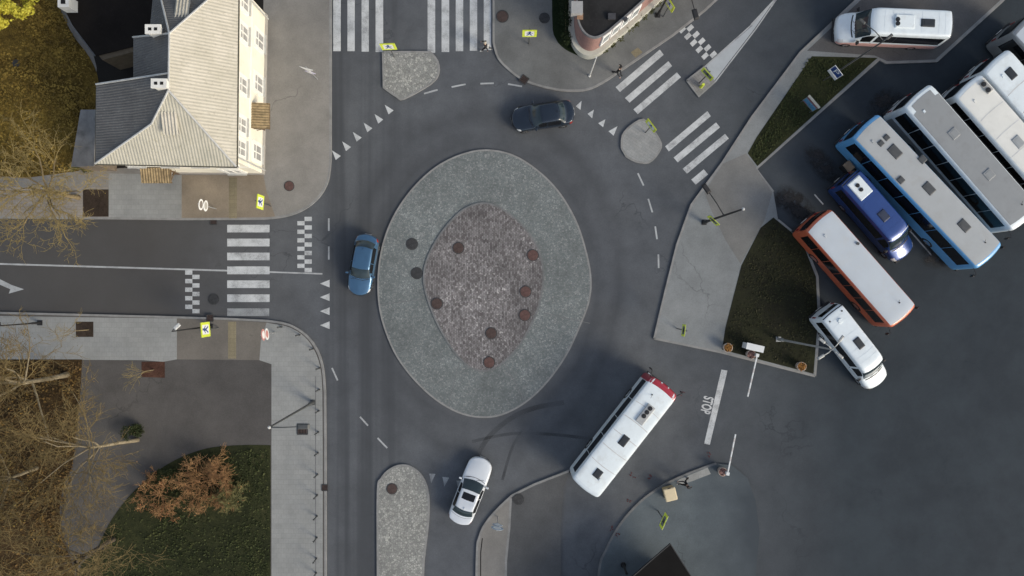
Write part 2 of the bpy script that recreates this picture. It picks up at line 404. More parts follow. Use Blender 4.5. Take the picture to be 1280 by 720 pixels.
# soft-edged dark blotches on the asphalt
def blotchmat():
    t = NT('dark_blotch'); v = t.pos(obj=True)
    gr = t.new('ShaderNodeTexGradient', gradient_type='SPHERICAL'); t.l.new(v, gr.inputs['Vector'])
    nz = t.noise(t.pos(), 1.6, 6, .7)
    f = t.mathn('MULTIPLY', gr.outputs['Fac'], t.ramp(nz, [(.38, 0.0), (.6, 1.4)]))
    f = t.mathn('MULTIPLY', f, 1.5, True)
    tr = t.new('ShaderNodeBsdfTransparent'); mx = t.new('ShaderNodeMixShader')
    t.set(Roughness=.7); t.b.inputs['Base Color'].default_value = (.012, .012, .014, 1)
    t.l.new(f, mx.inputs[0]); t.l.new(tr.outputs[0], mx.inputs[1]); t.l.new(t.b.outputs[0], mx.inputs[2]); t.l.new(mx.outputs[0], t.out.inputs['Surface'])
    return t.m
M_BLOTCH = blotchmat()
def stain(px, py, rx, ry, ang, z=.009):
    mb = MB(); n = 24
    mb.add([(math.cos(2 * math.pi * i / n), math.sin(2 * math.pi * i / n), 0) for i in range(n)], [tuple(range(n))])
    o = mb.build('dark_blotch', M_BLOTCH, road); o.location = P(px, py, z); o.scale = (rx, ry, 1); o.rotation_euler[2] = RAD(ang)
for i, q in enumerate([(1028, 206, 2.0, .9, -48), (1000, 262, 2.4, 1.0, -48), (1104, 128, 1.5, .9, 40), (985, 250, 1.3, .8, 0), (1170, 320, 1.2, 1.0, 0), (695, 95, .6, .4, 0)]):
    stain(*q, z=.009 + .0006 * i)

def tyremat():
    t = NT('tyre_mark'); v = t.pos()
    f = t.ramp(t.noise(v, .5, 4), [(.35, .0), (.7, .40)])
    tr = t.new('ShaderNodeBsdfTransparent'); mx = t.new('ShaderNodeMixShader'); t.b.inputs['Base Color'].default_value = (.022, .023, .026, 1); t.set(Roughness=.8)
    t.l.new(f, mx.inputs[0]); t.l.new(tr.outputs[0], mx.inputs[1]); t.l.new(t.b.outputs[0], mx.inputs[2]); t.l.new(mx.outputs[0], t.out.inputs['Surface']); return t.m
M_TYM = tyremat()
for i, (pts, w_) in enumerate([([(705, 503), (668, 510), (640, 522), (612, 545), (596, 570)], .35), ([(735, 548), (690, 543), (640, 542), (590, 552)], .22), ([(655, 535), (640, 560), (628, 600)], .2)]):
    mb = MB(); mb.ribbon(pxl(smooth_line(pts, 6)), w_, .0065 + .0003 * i); mb.build('tyre_mark', M_TYM, road)

# ------------------------------------------------------------------ pavements and islands
ZP = .12
def slab(name, pts_px, m, label, cat='pavement', z1=ZP, kerb=None, kerbm=None, kw=.15, smooth=0):
    """raised slab with its kerb strips"""
    mb = MB(); mb.prism(pxl(pts_px), -.05, z1)
    o = struct(name, mb, m, label, cat)
    for line in (kerb or []):
        k = MB(); k.ribbon(pxl(line), kw, z1 + .006, 0, .15); k.build('kerb', kerbm or M_KERB, o)
    return o
def overlay(parent, name, pts_px, m, z):
    mb = MB(); mb.poly_sheet(pxl(pts_px), z); return mb.build(name, m, parent)
def kind_overlay(name, pts_px, m, z, label, cat, kind='structure'):
    mb = MB(); mb.poly_sheet(pxl(pts_px), z); return tag(mb.build(name, m), label, cat, None, kind)

nwk = [(413.5, -120), (413.5, 200)] + smooth_line([(413.5, 200), (410, 226), (399, 246), (381, 261), (358, 270), (330, 273.5)], 4)[1:] + [(225, 274), (137, 273), (0, 272), (-140, 271)]
pav = slab('pavement', nwk + [(-140, -120)], A_GREYP, 'grey pavement around the cream house with a curved corner kerb', kerb=[nwk])
overlay(pav, 'warm_paving', [(228, 219), (330, 219), (334, 240), (345, 271.5), (228, 273)], A_BROWN, ZP + .004)
overlay(pav, 'paver_field', [(-140, 233), (137, 234), (137, 272), (-140, 270)], M_PAVERB, ZP + .004)
overlay(pav, 'paver_field', [(137, 217), (228, 219), (228, 273), (137, 272)], M_PAVER, ZP + .004)
overlay(pav, 'tree_pit', [(105, 237), (137, 237), (137, 271), (105, 271)], M_SOIL, ZP + .008)
overlay(pav, 'tactile_strip', [(287, 222), (297, 222), (297, 273), (287, 273)], M_TACT, ZP + .008)
overlay(pav, 'shaded_yard_surface', [(70, -120), (330, -120), (330, 20), (300, 200), (118, 213), (122, 85)], A_YARD, ZP + .004)
0 and overlay(pav, 'worn_strip', [(345, 180), (372, 150), (395, 120), (410, 110), (410, 190), (398, 235), (372, 258), (350, 262)], A_NE, ZP + .004)
kind_overlay('leafy_lawn', smooth_line([(70, -120), (72, -10), (90, 40), (113, 72), (124, 100), (123, 140), (108, 185), (100, 214)], 4) + [(40, 222), (-140, 218), (-140, -120)], M_LEAFG, ZP + .012, 'yellow brown lawn covered with fallen autumn leaves west of the house', 'lawn')

swk = [(-140, 390), (0, 391), (200, 396), (285, 398.5), (335, 401)] + smooth_line([(335, 401), (362, 406), (383, 419), (397, 438), (404, 461), (406.5, 490)], 4)[1:] + [(407, 560), (407.5, 860)]
pav2 = slab('pavement', swk + [(-140, 860)], A_PATH, 'pavement and brown asphalt path beside the park in front of the zebra crossing', kerb=[swk])
overlay(pav2, 'paver_field', [(-140, 393), (222, 398), (222, 449), (205, 452), (180, 450), (-140, 448)], M_PAVER, ZP + .004)
overlay(pav2, 'warm_paving', [(222, 398), (285, 400), (334, 403), (327, 425), (325, 450), (222, 449)], asphalt('asphalt_brown_dull', (.15, .138, .122), (.18, .164, .143), .3, .3), ZP + .004)
overlay(pav2, 'tactile_strip', [(286, 402), (296, 402), (296, 448), (286, 448)], M_TACT, ZP + .008)
overlay(pav2, 'paver_field', [(334, 403)] + smooth_line([(334, 403.5), (361, 408.5), (381.5, 421), (394.5, 439.5), (401.5, 462), (403.5, 490)], 4)[1:] + [(404, 560), (404, 860), (340, 860), (340, 455), (325, 450), (327, 425)], M_PAVER, ZP + .004)
overlay(pav2, 'joint_line', [(394.4, 470), (395.6, 470), (395.6, 860), (394.4, 860)], M_KERBD, ZP + .008)
overlay(pav2, 'tree_pit', [(96, 402), (118, 402), (118, 421), (96, 421)], M_SOIL, ZP + .008)
overlay(pav2, 'tree_pit', [(178, 452), (207, 452), (207, 472), (178, 471)], groundmat('red_soil', [(.035, .018, .012), (.07, .035, .025), (.13, .07, .05)], .6, 4, 12), ZP + .008)
kind_overlay('leaf_litter_ground', [(-140, 449), (104, 449)] + smooth_line([(104, 449), (101, 500), (96, 540), (92, 580), (80, 610), (76, 650), (88, 690), (96, 720)], 4)[1:] + [(98, 860), (-140, 860)], M_LITTER, ZP + .012, 'brown ground strewn with fallen leaves under bare trees', 'ground')
kind_overlay('lawn', smooth_line([(98, 860), (99, 720), (120, 690), (140, 650), (170, 612), (210, 580), (255, 561), (300, 556), (339, 556)], 4) + [(339, 860)], M_GRASSD, ZP + .016, 'dark green park lawn with a curved edge beside the grey pavement', 'lawn')

nek = [(617, -120), (617, 54)] + smooth_line([(617, 54), (623, 73), (637, 88), (654, 100), (680, 109), (708, 113.5), (734, 112), (754, 103), (772, 91)], 4)[1:] + [(800, 72), (840, 45), (880, 14), (960, -60), (1020, -120)]
pav3 = slab('pavement', nek, A_NE, 'worn grey pavement in front of the rounded corner building', kerb=[nek])
overlay(pav3, 'dark_verge', smooth_line([(690, -120), (690, 20), (694, 48), (706, 62), (722, 70)], 3) + [(730, 60), (740, -120)], groundmat('verge', [(.006, .010, .005), (.012, .020, .008), (.024, .034, .012)], .5, 3, 12), ZP + .006)
overlay(pav3, 'tactile_strip', [(788, 66), (797, 60), (803, 66), (794, 73)], M_TACT, ZP + .006)
0 and overlay(pav3, 'light_patch', [(640, 30), (686, 28), (700, 66), (660, 78), (636, 62)], A_GREYP, ZP + .004)

ek = [(1240, -160), (1000, 66), (940, 146), (903, 203), (864, 256), (846, 306), (832, 362), (817.5, 423)]
ek2 = [(817.5, 423), (900, 440), (1018, 470)]
ek3 = [(1018, 470), (1024, 400), (1021, 345), (1008, 312), (990, 290), (972, 275)]
ek4 = [(966, 240), (945, 211), (1098, 75), (1106, 79), (1170, 77), (1252, 2), (1330, -90)]
pav4 = slab('pavement', ek + ek2[1:] + ek3[1:] + ek4, asphalt('asphalt_pavement_cool', (.190, .204, .208), (.235, .247, .250), .3, .3), 'grey pavement wedge between the road and the bus yard', kerb=[ek, ek2, ek3, ek4])
overlay(pav4, 'warm_paving', [(903, 205), (932, 192), (946, 211), (965, 240), (955, 275), (925, 330), (906, 300), (888, 262), (880, 240)], A_NEW, ZP + .004)
overlay(pav4, 'van_parking', [(1008, 64), (1092, 70), (1108, 77), (1168, 75), (1248, 2), (1320, -90), (1240, -155)], asphalt('asphalt_layby', (.085, .085, .088), (.105, .104, .104), .3, .35), ZP + .004)
0 and overlay(pav4, 'paver_strip', [(817, 425), (900, 438), (904, 425), (860, 408), (826, 404)], A_BROWN, ZP + .008)
kind_overlay('grass_verge', [(1014, 71), (1096, 73), (1090, 78), (946, 208), (934, 192), (945, 172), (975, 128)], M_GRASSD, ZP + .012, 'dark triangular grass verge below the parked white van', 'grass verge')
kind_overlay('bare_verge', [(966, 272), (988, 290), (1006, 313), (1019, 346), (1021.5, 400), (1016, 467), (902, 437), (906, 410), (926, 332), (950, 285)], M_GRASSB, ZP + .012, 'dark worn verge beside the orange bus and the barrier', 'verge')

# roundabout island
outer = smooth_line([(607, 188), (640, 194), (671, 213), (698, 240), (719, 275), (731, 310), (738, 345), (736, 376), (723, 411), (706, 446), (682, 479), (656, 503), (627, 518), (600, 521), (573, 515), (545, 499), (519, 475), (497, 446), (483, 415), (475, 385), (473, 350), (477, 315), (486, 285), (500, 258), (520, 232), (546, 209), (576, 194)], 4, True)
inner = smooth_line([(604, 254), (627, 261), (651, 280), (668, 302), (677, 326), (679, 351), (674, 380), (664, 405), (650, 430), (632, 450), (616, 461), (600, 463), (584, 456), (567, 438), (550, 410), (537, 380), (530, 350), (534, 325), (545, 302), (560, 281), (580, 262)], 4, True)
mb = MB(); mb.prism(pxl(outer), -.05, .10)
isl = struct('roundabout_island', mb, M_COB, 'lens shaped central island of grey cobbles around a reddish sett core', 'traffic island')
k = MB(); k.ribbon(pxl(outer + outer[:1]), .12, .106, 0, .12); k.build('kerb', M_KERB, isl)
M_SETT = brickmat('red_setts', (.105, .096, .096), (.235, .226, .228), (.078, .073, .074), .20, .12, .010, .5, RAD(90), .35, .42, specks=(.50, .48, .47))
k = MB(); k.prism(pxl(inner), -.04, .15); k.build('sett_core', M_SETT, isl)
k = MB(); k.ribbon(pxl(inner + inner[:1]), .13, .156, 0, .10); k.build('inner_kerb', M_KERBD, isl)
k = MB()
for q in [((473, 381), (530, 374)), ((679, 391), (737, 404)), ((560, 510), (574, 452)), ((655, 500), (630, 452)), ((505, 300), (545, 320)), ((690, 240), (650, 290))][:4]: k.ribbon(pxl([q[0], q[1]]), .05, .105)
k.build('expansion_joint', M_KERBD, isl)

def island(pts, m, label, z1=.11, w=.14, kw=M_KERB):
    mb = MB(); mb.prism(pxl(pts), -.05, z1); o = struct('traffic_island', mb, m, label, 'traffic island')
    k = MB(); k.ribbon(pxl(pts + pts[:1]), w, z1 + .006, 0, .12); k.build('kerb', kw, o); return o
island([(479, 65.5)] + smooth_line([(538, 65.5), (547, 77), (548, 92), (538, 105), (505, 123.5), (496, 121), (480, 110)], 3), M_COB2, 'pale cobbled splitter island below the top zebra crossing')
island(smooth_line([(472.5, 860), (472.5, 720), (472.5, 615), (477, 598), (487, 587), (500, 581.5), (513, 583), (525, 592), (533, 607), (536, 626), (535, 655), (531, 690), (529, 720), (528, 860)], 4), M_COB2, 'long pale cobbled splitter island with a rounded tip beside the white sedan')
island([(777, 186)] + smooth_line([(777, 186), (778, 170), (788, 158), (804, 150), (816, 163), (826, 180), (822, 192), (811, 203), (795, 202), (783, 196)], 3)[1:], brickmat('pale_pavers', (.25, .26, .26), (.28, .285, .28), (.21, .22, .22), .4, .2, .01, .5, .6, .2, .3), 'small round ended refuge island between the two slanted zebra halves')
island([(858.5, 101), (880, 84), (893, 103), (873, 121)], brickmat('pale_pavers_b', (.21, .21, .205), (.26, .255, .25), (.16, .16, .155), .4, .2, .01, .5, .9, .2, .3), 'square refuge island at the blunt end of the painted white wedge')

sk = smooth_line([(594, 860), (596, 700), (599, 672), (607, 654), (622, 636), (640, 619)], 4)
pav5 = slab('pavement', sk + [(668, 605), (712, 588), (704, 610), (701, 660), (701, 860)], asphalt('asphalt_tongue', (.082, .085, .088), (.102, .104, .106), .3, .35), 'narrow pavement tongue behind the white sedan', kerb=[sk, [(640, 619), (668, 605), (712, 588)]])
overlay(pav5, 'paver_field', sk[:-1] + [(638, 623), (636, 660), (632, 700), (630, 860)], A_GREYP, ZP + .004)
k = MB(); k.ribbon(pxl([(638.5, 622), (636.5, 660), (632.5, 700), (630.5, 860)]), .16, ZP + .012); k.build('kerb_line', M_KERB, pav5)
k = MB(); k.ribbon(pxl([(603, 672), (601, 690), (600, 860)]), .07, ZP + .010); k.build('edge_joint', A_YARD, pav5)

sek = smooth_line([(738, 860), (748, 720), (757, 688), (775, 655), (800, 627), (826, 608), (852, 595), (880, 584), (895, 579)], 4)
pav6 = slab('pavement', sek + [(914, 581), (934, 597), (944, 625), (949, 665), (944, 720), (935, 860)], A_LOT, 'grey blue pavement with a curved kerb around the black roof', kerb=[sek], kerbm=M_KERBD, z1=.10)
overlay(pav6, 'pale_strip', [(845, 606), (848, 599), (884, 584), (888, 592), (862, 602)], M_PAVER, .106)

# scattered fallen leaves / grass tufts (uncountable)
def in_poly(x, y, poly):
    c = False; n = len(poly); j = n - 1
    for i in range(n):
        xi, yi = poly[i]; xj, yj = poly[j]
        if (yi > y) != (yj > y) and x < (xj - xi) * (y - yi) / (yj - yi) + xi: c = not c
        j = i
    return c
def scatter_leaves(name, poly_px, n, seed, size, cols, label, z=ZP + .02, lift=.06, cat='leaves'):
    rnd = random.Random(seed); poly = pxl(poly_px); xs = [p[0] for p in poly]; ys = [p[1] for p in poly]; mb = MB(); k = 0
    while k < n:
        x = rnd.uniform(min(xs), max(xs)); y = rnd.uniform(min(ys), max(ys))
        if not in_poly(x, y, poly): continue
        if mnoise.noise(Vector((x * .35, y * .35, seed))) + rnd.uniform(-.5, .6) < 0: continue
        a = rnd.uniform(0, 6.28); s = size * rnd.uniform(.6, 1.4); t1, t2 = rnd.uniform(-.6, .6), rnd.uniform(-.6, .6); h = z + rnd.uniform(.01, lift)
        ca, sa = math.cos(a) * s, math.sin(a) * s
        mb.add([(x + ca, y + sa, h + t1 * s), (x - sa * .6, y + ca * .6, h + t2 * s), (x - ca, y - sa, h - t1 * s), (x + sa * .6, y - ca * .6, h - t2 * s)], [(0, 1, 2, 3)]); k += 1
    return tag(mb.build(name, leafmat(name + '_mat%d' % seed, cols, 1.5)), label, cat, None, 'stuff')
scatter_leaves('fallen_leaves', [(-20, -20), (72, -10), (90, 40), (113, 72), (123, 110), (120, 150), (100, 214), (-20, 218)], 5200, 1, .085, [(.07, .045, .012), (.21, .14, .03), (.44, .31, .07)], 'yellow and brown leaves fallen on the lawn west of the house')
scatter_leaves('fallen_leaves', [(-20, 452), (104, 452), (100, 520), (90, 600), (78, 650), (96, 735), (-20, 735)], 5200, 2, .085, [(.045, .028, .012), (.11, .066, .024), (.30, .19, .05)], 'brown leaves fallen under the bare park trees')
scatter_leaves('grass_tufts', [(110, 730), (140, 655), (180, 608), (250, 566), (336, 560), (338, 730)], 3500, 3, .07, [(.014, .020, .007), (.035, .045, .014), (.08, .085, .03)], 'short tufts and stray leaves in the dark park lawn', cat='grass')
scatter_leaves('grass_tufts', [(1010, 74), (1086, 78), (946, 204), (937, 193)], 1500, 4, .07, [(.014, .020, .007), (.03, .04, .012), (.06, .065, .025)], 'short tufts in the triangular grass verge by the white van', cat='grass')
scatter_leaves('grass_tufts', [(966, 276), (1003, 314), (1018, 350), (1012, 463), (906, 435), (928, 335)], 1800, 5, .06, [(.014, .015, .008), (.03, .032, .014), (.06, .055, .026)], 'sparse tufts in the worn verge by the barrier', cat='grass')

# ------------------------------------------------------------------ manholes and drains
M_IRON = mat('rusty_iron', (.085, .058, .052), .75, .3, var=.3, scale=5, grain=.4)
M_IRONR = mat('red_iron', (.125, .070, .062), .8, .2, var=.3, scale=5, grain=.4)
M_IRONG = mat('grey_iron', (.055, .056, .058), .7, .4, var=.3, scale=5, grain=.4)
def manhole(px, py, d, z, m, label, group=None, dark=None):
    o = thing('manhole_cover', label, 'manhole cover', P2(px, py, z) + (z,), 0, group)
    r = d / 2
    mb = MB(); mb.cyl((0, 0, .010), r * .86, .02, 28)
    for i in range(-3, 4):
        for j in range(-3, 4):
            x, y = i * r * .22, j * r * .22
            if math.hypot(x, y) < r * .74: mb.box((x, y, .023), (r * .1, r * .1, .008), .78)
    mb.build('lid', m, o)
    fr = MB(); n = 28; ro, ri = r, r * .88
    vs = []; fs = []
    for i in range(n):
        a = 2 * math.pi * i / n
        for rr, zz in ((ro, 0), (ro, .018), (ri, .018), (ri, 0)): vs.append((rr * math.cos(a), rr * math.sin(a), zz))
    for i in range(n):
        b = 4 * ((i + 1) % n); a = 4 * i
        for k in range(3): fs.append((a + k, b + k, b + k + 1, a + k + 1))
    fr.add(vs, fs); fr.build('frame', M_IRONG, o); return o
ZI = .15; G1 = 'manhole covers in the roundabout island'
for px, py, m, z, lab in [
    (515, 305, M_IRONG, .10, 'upper grey manhole cover in the western cobble ring'),
    (521, 341.5, M_IRONG, .10, 'lower grey manhole cover in the western cobble ring'),
    (573, 310, M_IRON, ZI, 'lone dark manhole cover in the upper part of the red sett core'),
    (666, 319, M_IRONR, ZI, 'red manhole cover at the upper east edge of the sett core'),
    (657, 364.5, M_IRONR, ZI, 'upper of two neighbouring red manhole covers in the sett core'),
    (656, 394, M_IRONR, ZI, 'lower of two neighbouring red manhole covers in the sett core'),
    (546, 379.5, M_IRON, ZI, 'brown manhole cover at the western tip of the sett core'),
    (614, 416.5, M_IRON, ZI, 'dark brown manhole cover low in the middle of the sett core'),
    (611.5, 453, M_IRONR, ZI, 'red brown manhole cover at the bottom end of the sett core')]:
    manhole(px, py, .86, z + .004, m, lab, G1)
manhole(361.5, 232.5, .74, ZP + .006, M_IRONR, 'red brown manhole cover in the pavement corner by the cream house')
manhole(490, 611, .80, .115, M_IRON, 'brown manhole cover in the tip of the long splitter island')
manhole(628, 20.5, .90, ZP + .006, M_IRON, 'brown manhole cover beside the top zebra crossing kerb')
manhole(680.5, 22.5, .76, ZP + .010, M_IRONG, 'grey manhole cover in the pavement west of the dark verge')
manhole(648, 624, .80, ZP + .016, M_IRONG, 'black manhole cover at the point of the pavement tongue')
manhole(267, 374, .80, .008, M_IRONG, 'dark manhole cover in the road between checker and zebra')
manhole(20, 79, .55, ZP + .014, M_IRONG, 'dark round cover in the leafy lawn')
def drain(px, py, rz, label, z=.004, s=.5):
    o = thing('storm_drain', label, 'drain', P2(px, py, z) + (z,), rz)
    f = MB()
    for sx, sy, w, h in ((0, .5, 1, .12), (0, -.5, 1, .12), (.5, 0, .12, .88), (-.5, 0, .12, .88)): f.box((sx * s * .94, sy * s * .94, .01), (w * s, h * s, .02))
    f.build('frame', M_IRONG, o)
    g = MB()
    for i in range(6): g.box(((i - 2.5) * s * .15, 0, .008), (s * .07, s * .86, .014))
    g.build('grate', M_IRON, o)
    p = MB(); p.box((0, 0, .002), (s * .86, s * .86, .002)); p.build('shaft', mat('void_black', (.004, .004, .004), .9), o)
drain(267, 276.5, 0, 'rusty storm drain at the kerb below the round signs')
drain(262.5, 397.5, 0, 'storm drain at the kerb next to the lower yellow framed sign', .128)
drain(655, 99.5, RAD(-35), 'black storm drain at the curved kerb above the dark sedan', .13, .55)
drain(378, 536.5, 0, 'grey drain grating in the pavement beside the street lamp', ZP + .010, .75)
drain(406, 609.5, 0, 'storm drain in the kerb line of the western road', .13, .45)

# ------------------------------------------------------------------ house
M_WALL = mat('cream_render', (.80, .76, .64), .85, var=.06, scale=.8, dirt=((.45, .40, .30), .35))
M_TRIM = mat('white_trim', (.82, .81, .76), .6, var=.06)
M_GLASS = glassmat('window_glass', (.31, .31, .30), .15)
M_ZINC = mat('ridge_zinc', (.52, .52, .50), .5, .2, var=.15)
def roofmat(name, c, c2, dark, pitch=None):
    t = NT(name); v = t.pos()
    a = t.noise(v, .7, 5, .65); b = t.noise(v, 6, 4, .7)
    col = t.mix(t.ramp(a, [(.35, 0.0), (.65, 1.0)]), c, c2)
    col = t.mix(t.ramp(b, [(.55, 0.0), (.75, .6)]), col, dark)
    t.color(col); t.set(Roughness=.9); t.b.inputs['Specular IOR Level'].default_value = .15; return t.m
M_ROOF = roofmat('corrugated_roof', (.44, .415, .345), (.52, .49, .42), (.22, .20, .15))
M_ROOFL = roofmat('lichen_roof', (.40, .385, .32), (.50, .475, .395), (.27, .245, .13))
M_SLATE = roofmat('slate_roof', (.105, .11, .12), (.15, .155, .165), (.06, .06, .065))
house = thing('house', 'cream two storey house with a pale corrugated hipped roof at the road corner', 'house', (0, 0, 0))
HX0, HX1 = -17.66, -17.43
wallpts = [(-17.66, 8.11), (-17.43, 19.4), (-22.1, 19.4), (-22.1, 15.4), (-23.4, 15.4), (-23.4, 12.5), (-25.75, 12.5), (-25.75, 8.2)]
mb = MB(); mb.prism(wallpts, .05, 6.55); mb.build('wall', M_WALL, house)
mb = MB(); mb.ribbon(list(reversed(wallpts)) + [wallpts[-1]], .05, .62, 1, .6); mb.build('plinth', mat('plinth_grey', (.36, .34, .31), .9, var=.15), house)
mb = MB(); mb.ribbon(list(reversed(wallpts)) + [wallpts[-1]], .07, 3.42, 1, .14); mb.build('string_course', M_TRIM, house)
EZ, RZ = 6.55, 9.0
SWc, SEc, NEc = Vector((-26.14, 7.80, EZ)), Vector((-17.30, 7.62, EZ)), Vector((-17.17, 19.75, EZ))
R1, R2 = Vector((-20.38, 15.14, RZ)), Vector((-20.43, 11.76, RZ)); K = Vector((-21.95, 10.0, 7.92))
NWw, Rm, W1a = Vector((-26.09, 12.78, EZ)), Vector((-20.41, 12.78, RZ)), Vector((-23.77, 12.78, EZ))
W1b = Vector((-23.77, 15.73, EZ)); NWc = Vector((-22.40, 19.75, EZ)); W1c = Vector((-22.4, 15.73, 7.3))
def corr_face(A, B, up, pitch, amp, row=1.25, step=.016):
    """corrugated sheets over a roof plane: eave A->B, up = the rest of the outline from A to B"""
    u = (B - A).normalized(); L = (B - A).length
    w = max(up, key=lambda p: ((p - A) - u * (p - A).dot(u)).length); w = (w - A) - u * (w - A).dot(u); v = w.normalized(); n = u.cross(v).normalized()
    if n.z < 0: n = -n
    prof = [(0.0, 0.0)] + [((p - A).dot(u), (p - A).dot(v)) for p in up] + [(L, 0.0)]
    def vmax(x):
        best = 0.0
        for (x0, y0), (x1, y1) in zip(prof[:-1], prof[1:]):
            lo, hi = min(x0, x1), max(x0, x1)
            if lo - 1e-6 <= x <= hi + 1e-6 and hi - lo > 1e-6: best = max(best, y0 + (y1 - y0) * (x - x0) / (x1 - x0))
        return best
    mb = MB(); N = int(L / pitch * 6); H = w.length; rows = int(H / row) + 1
    xs = [L * i / N for i in range(N + 1)]
    for r in range(rows):
        for i in range(N):
            q = []
            for x in (xs[i], xs[i + 1]):
                m_ = vmax(x); a = min(r * row, m_); b = min((r + 1) * row, m_); off = amp * math.cos(2 * math.pi * x / pitch)
                q.append((A + u * x + v * a + n * (off + step), A + u * x + v * b + n * (off + .002)))
            if (q[0][1] - q[0][0]).length + (q[1][1] - q[1][0]).length < 1e-4: continue
            f = [q[0][0], q[1][0], q[1][1], q[0][1]]
            mb.add(f, [(0, 1, 2, 3)])
    return mb
def flat(*pts):
    mb = MB(); mb.add(pts, [tuple(range(len(pts)))]); return mb
roof = MB()
roof.add([SWc, SEc, R2, K], [(0, 1, 2), (0, 2, 3)]) if False else None
ro = MB(); c = corr_face(SEc, NEc, [R2, R1], .21, .013); ro.add(c.v, c.f)
roofo = ro.build('roof', M_ROOF, house)
c = corr_face(SWc, SEc, [K, R2], .19, .012); c.build('lichen_slope', M_ROOFL, roofo)
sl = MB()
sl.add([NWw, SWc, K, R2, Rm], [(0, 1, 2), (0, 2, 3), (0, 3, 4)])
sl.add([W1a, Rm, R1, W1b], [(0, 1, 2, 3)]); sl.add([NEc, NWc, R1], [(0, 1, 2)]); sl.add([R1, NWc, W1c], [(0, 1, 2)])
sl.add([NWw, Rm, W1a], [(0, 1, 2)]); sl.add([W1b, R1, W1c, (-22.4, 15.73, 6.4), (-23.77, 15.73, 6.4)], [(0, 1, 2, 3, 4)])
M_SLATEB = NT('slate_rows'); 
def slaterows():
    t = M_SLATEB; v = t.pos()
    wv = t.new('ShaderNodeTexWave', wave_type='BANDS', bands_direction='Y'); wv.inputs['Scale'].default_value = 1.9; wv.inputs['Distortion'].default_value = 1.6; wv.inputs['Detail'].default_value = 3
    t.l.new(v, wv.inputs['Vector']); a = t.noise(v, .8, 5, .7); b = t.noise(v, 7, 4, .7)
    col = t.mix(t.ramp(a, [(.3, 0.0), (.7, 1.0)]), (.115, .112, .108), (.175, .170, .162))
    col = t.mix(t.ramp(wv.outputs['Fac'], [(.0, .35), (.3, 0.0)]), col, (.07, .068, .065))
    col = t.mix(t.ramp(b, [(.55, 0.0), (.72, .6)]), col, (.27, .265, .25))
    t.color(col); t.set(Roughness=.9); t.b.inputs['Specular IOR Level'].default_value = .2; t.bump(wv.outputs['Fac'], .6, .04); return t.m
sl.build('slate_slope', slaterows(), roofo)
rc = MB()
for a, b in ((R1, R2), (R2, SEc), (R2, K), (K, SWc), (R1, NEc), (R1, NWc), (Rm, NWw), (R1, W1b)):
    rc.tube([a + Vector((0, 0, .04)), b + Vector((0, 0, .04))], .065, 6)
rc.build('ridge_cap', M_ZINC, roofo)
gu = MB()
for a, b in ((SWc, SEc), (SEc, NEc), (NWw, SWc)):
    d = Vector((0, 0, -.10)); gu.tube([a + d, b + d], .075, 8)
gu.build('gutter', mat('gutter_brown', (.085, .08, .06), .6, .2, var=.2), house)
sof = MB(); sof.prism([(-17.34, 7.68), (-17.22, 19.7), (-22.3, 19.7), (-22.3, 15.6), (-23.7, 15.6), (-23.7, 12.7), (-26.0, 12.7), (-26.05, 7.86)], 6.40, 6.49); sof.build('eaves', M_TRIM, house)
dp = MB()
for y in (8.35, 19.1):
    dp = MB(); dp.tube([(HX0 + .13 + (y - 8.11) * .0204, y, 6.3), (HX0 + .13 + (y - 8.11) * .0204, y, .3)], .05, 8); dp.build('downpipe', M_ZINC, house)
# dormers
def dormer(c, rz, label_part='dormer'):
    M = Matrix.Translation(c) @ Matrix.Rotation(rz, 4, 'Z')
    b = MB(); b.box((0, .2, .0), (.72, 1.0, .5)); b.xform(M); d = b.build('dormer', M_SLATE, roofo)
    r_ = corr_face(Vector((-.45, -.42, .26)), Vector((.45, -.42, .26)), [Vector((-.45, .9, .62)), Vector((.45, .9, .62))], .2, .03); r_.xform(M); return r_, d
for c_, rz in ((Vector((-20.75, 9.75, 7.72)), 0.0), (Vector((-20.0, 17.2, 7.72)), math.pi)):
    r_, d = dormer(c_, rz)
    tmp = r_.build('roof_light', M_ROOF, roofo); tmp.name = 'dormer_roof'
# windows on the road side
def window(y, z, w=1.0, h=1.5, face='E', x=None, sill=True):
    M = (Matrix.Translation((HX0 + (y - 8.11) / 11.29 * .23, y, z)) @ Matrix.Rotation(math.pi / 2 - RAD(1.2), 4, 'Z')) if face == 'E' else Matrix.Translation((x, 8.11, z))
    # local: x along wall, -y outwards
    f = MB(); t_ = .09
    for cx, cz, sx, sz in ((0, h / 2, w + t_, t_), (0, -h / 2, w + t_, t_), (w / 2, 0, t_, h - t_), (-w / 2, 0, t_, h - t_), (0, 0, .07, h - t_), (0, h * .18, w - t_, .06)):
        f.box((cx, -.035, cz), (sx, .07 if (cx, cz) != (0, 0) else .062, sz))
    f.xform(M); fo = f.build('window', M_TRIM, house)
    p = MB(); p.box((0, -.012, 0), (w - .05, .024, h - .05)); p.xform(M); p.build('pane', M_GLASS, fo)
    if sill: q = MB(); q.box((0, -.10, -h / 2 - .08), (w + .3, .20, .06)); q.xform(M); q.build('sill', M_ZINC, fo)
    s_ = MB()
    for cx, cz, sx, sz in ((0, h / 2 + .14, w + .44, .17), (w / 2 + .14, 0, .17, h + .1), (-w / 2 - .14, 0, .17, h + .1)): s_.box((cx, -.03, cz), (sx, .06, sz))
    s_.xform(M); s_.build('surround', M_TRIM, fo)
for y in (9.35, 14.1, 17.1): window(y, 1.75, 1.05, 1.6)
for y in (9.1, 10.6, 13.2, 16.6, 18.6): window(y, 4.75, .95, 1.35)
for x in (-19.3, -24.6): window(0, 1.75, 1.05, 1.6, 'S', x)
for x in (-18.7, -20.6, -22.6, -24.8): window(0, 4.75, .95, 1.35, 'S', x)
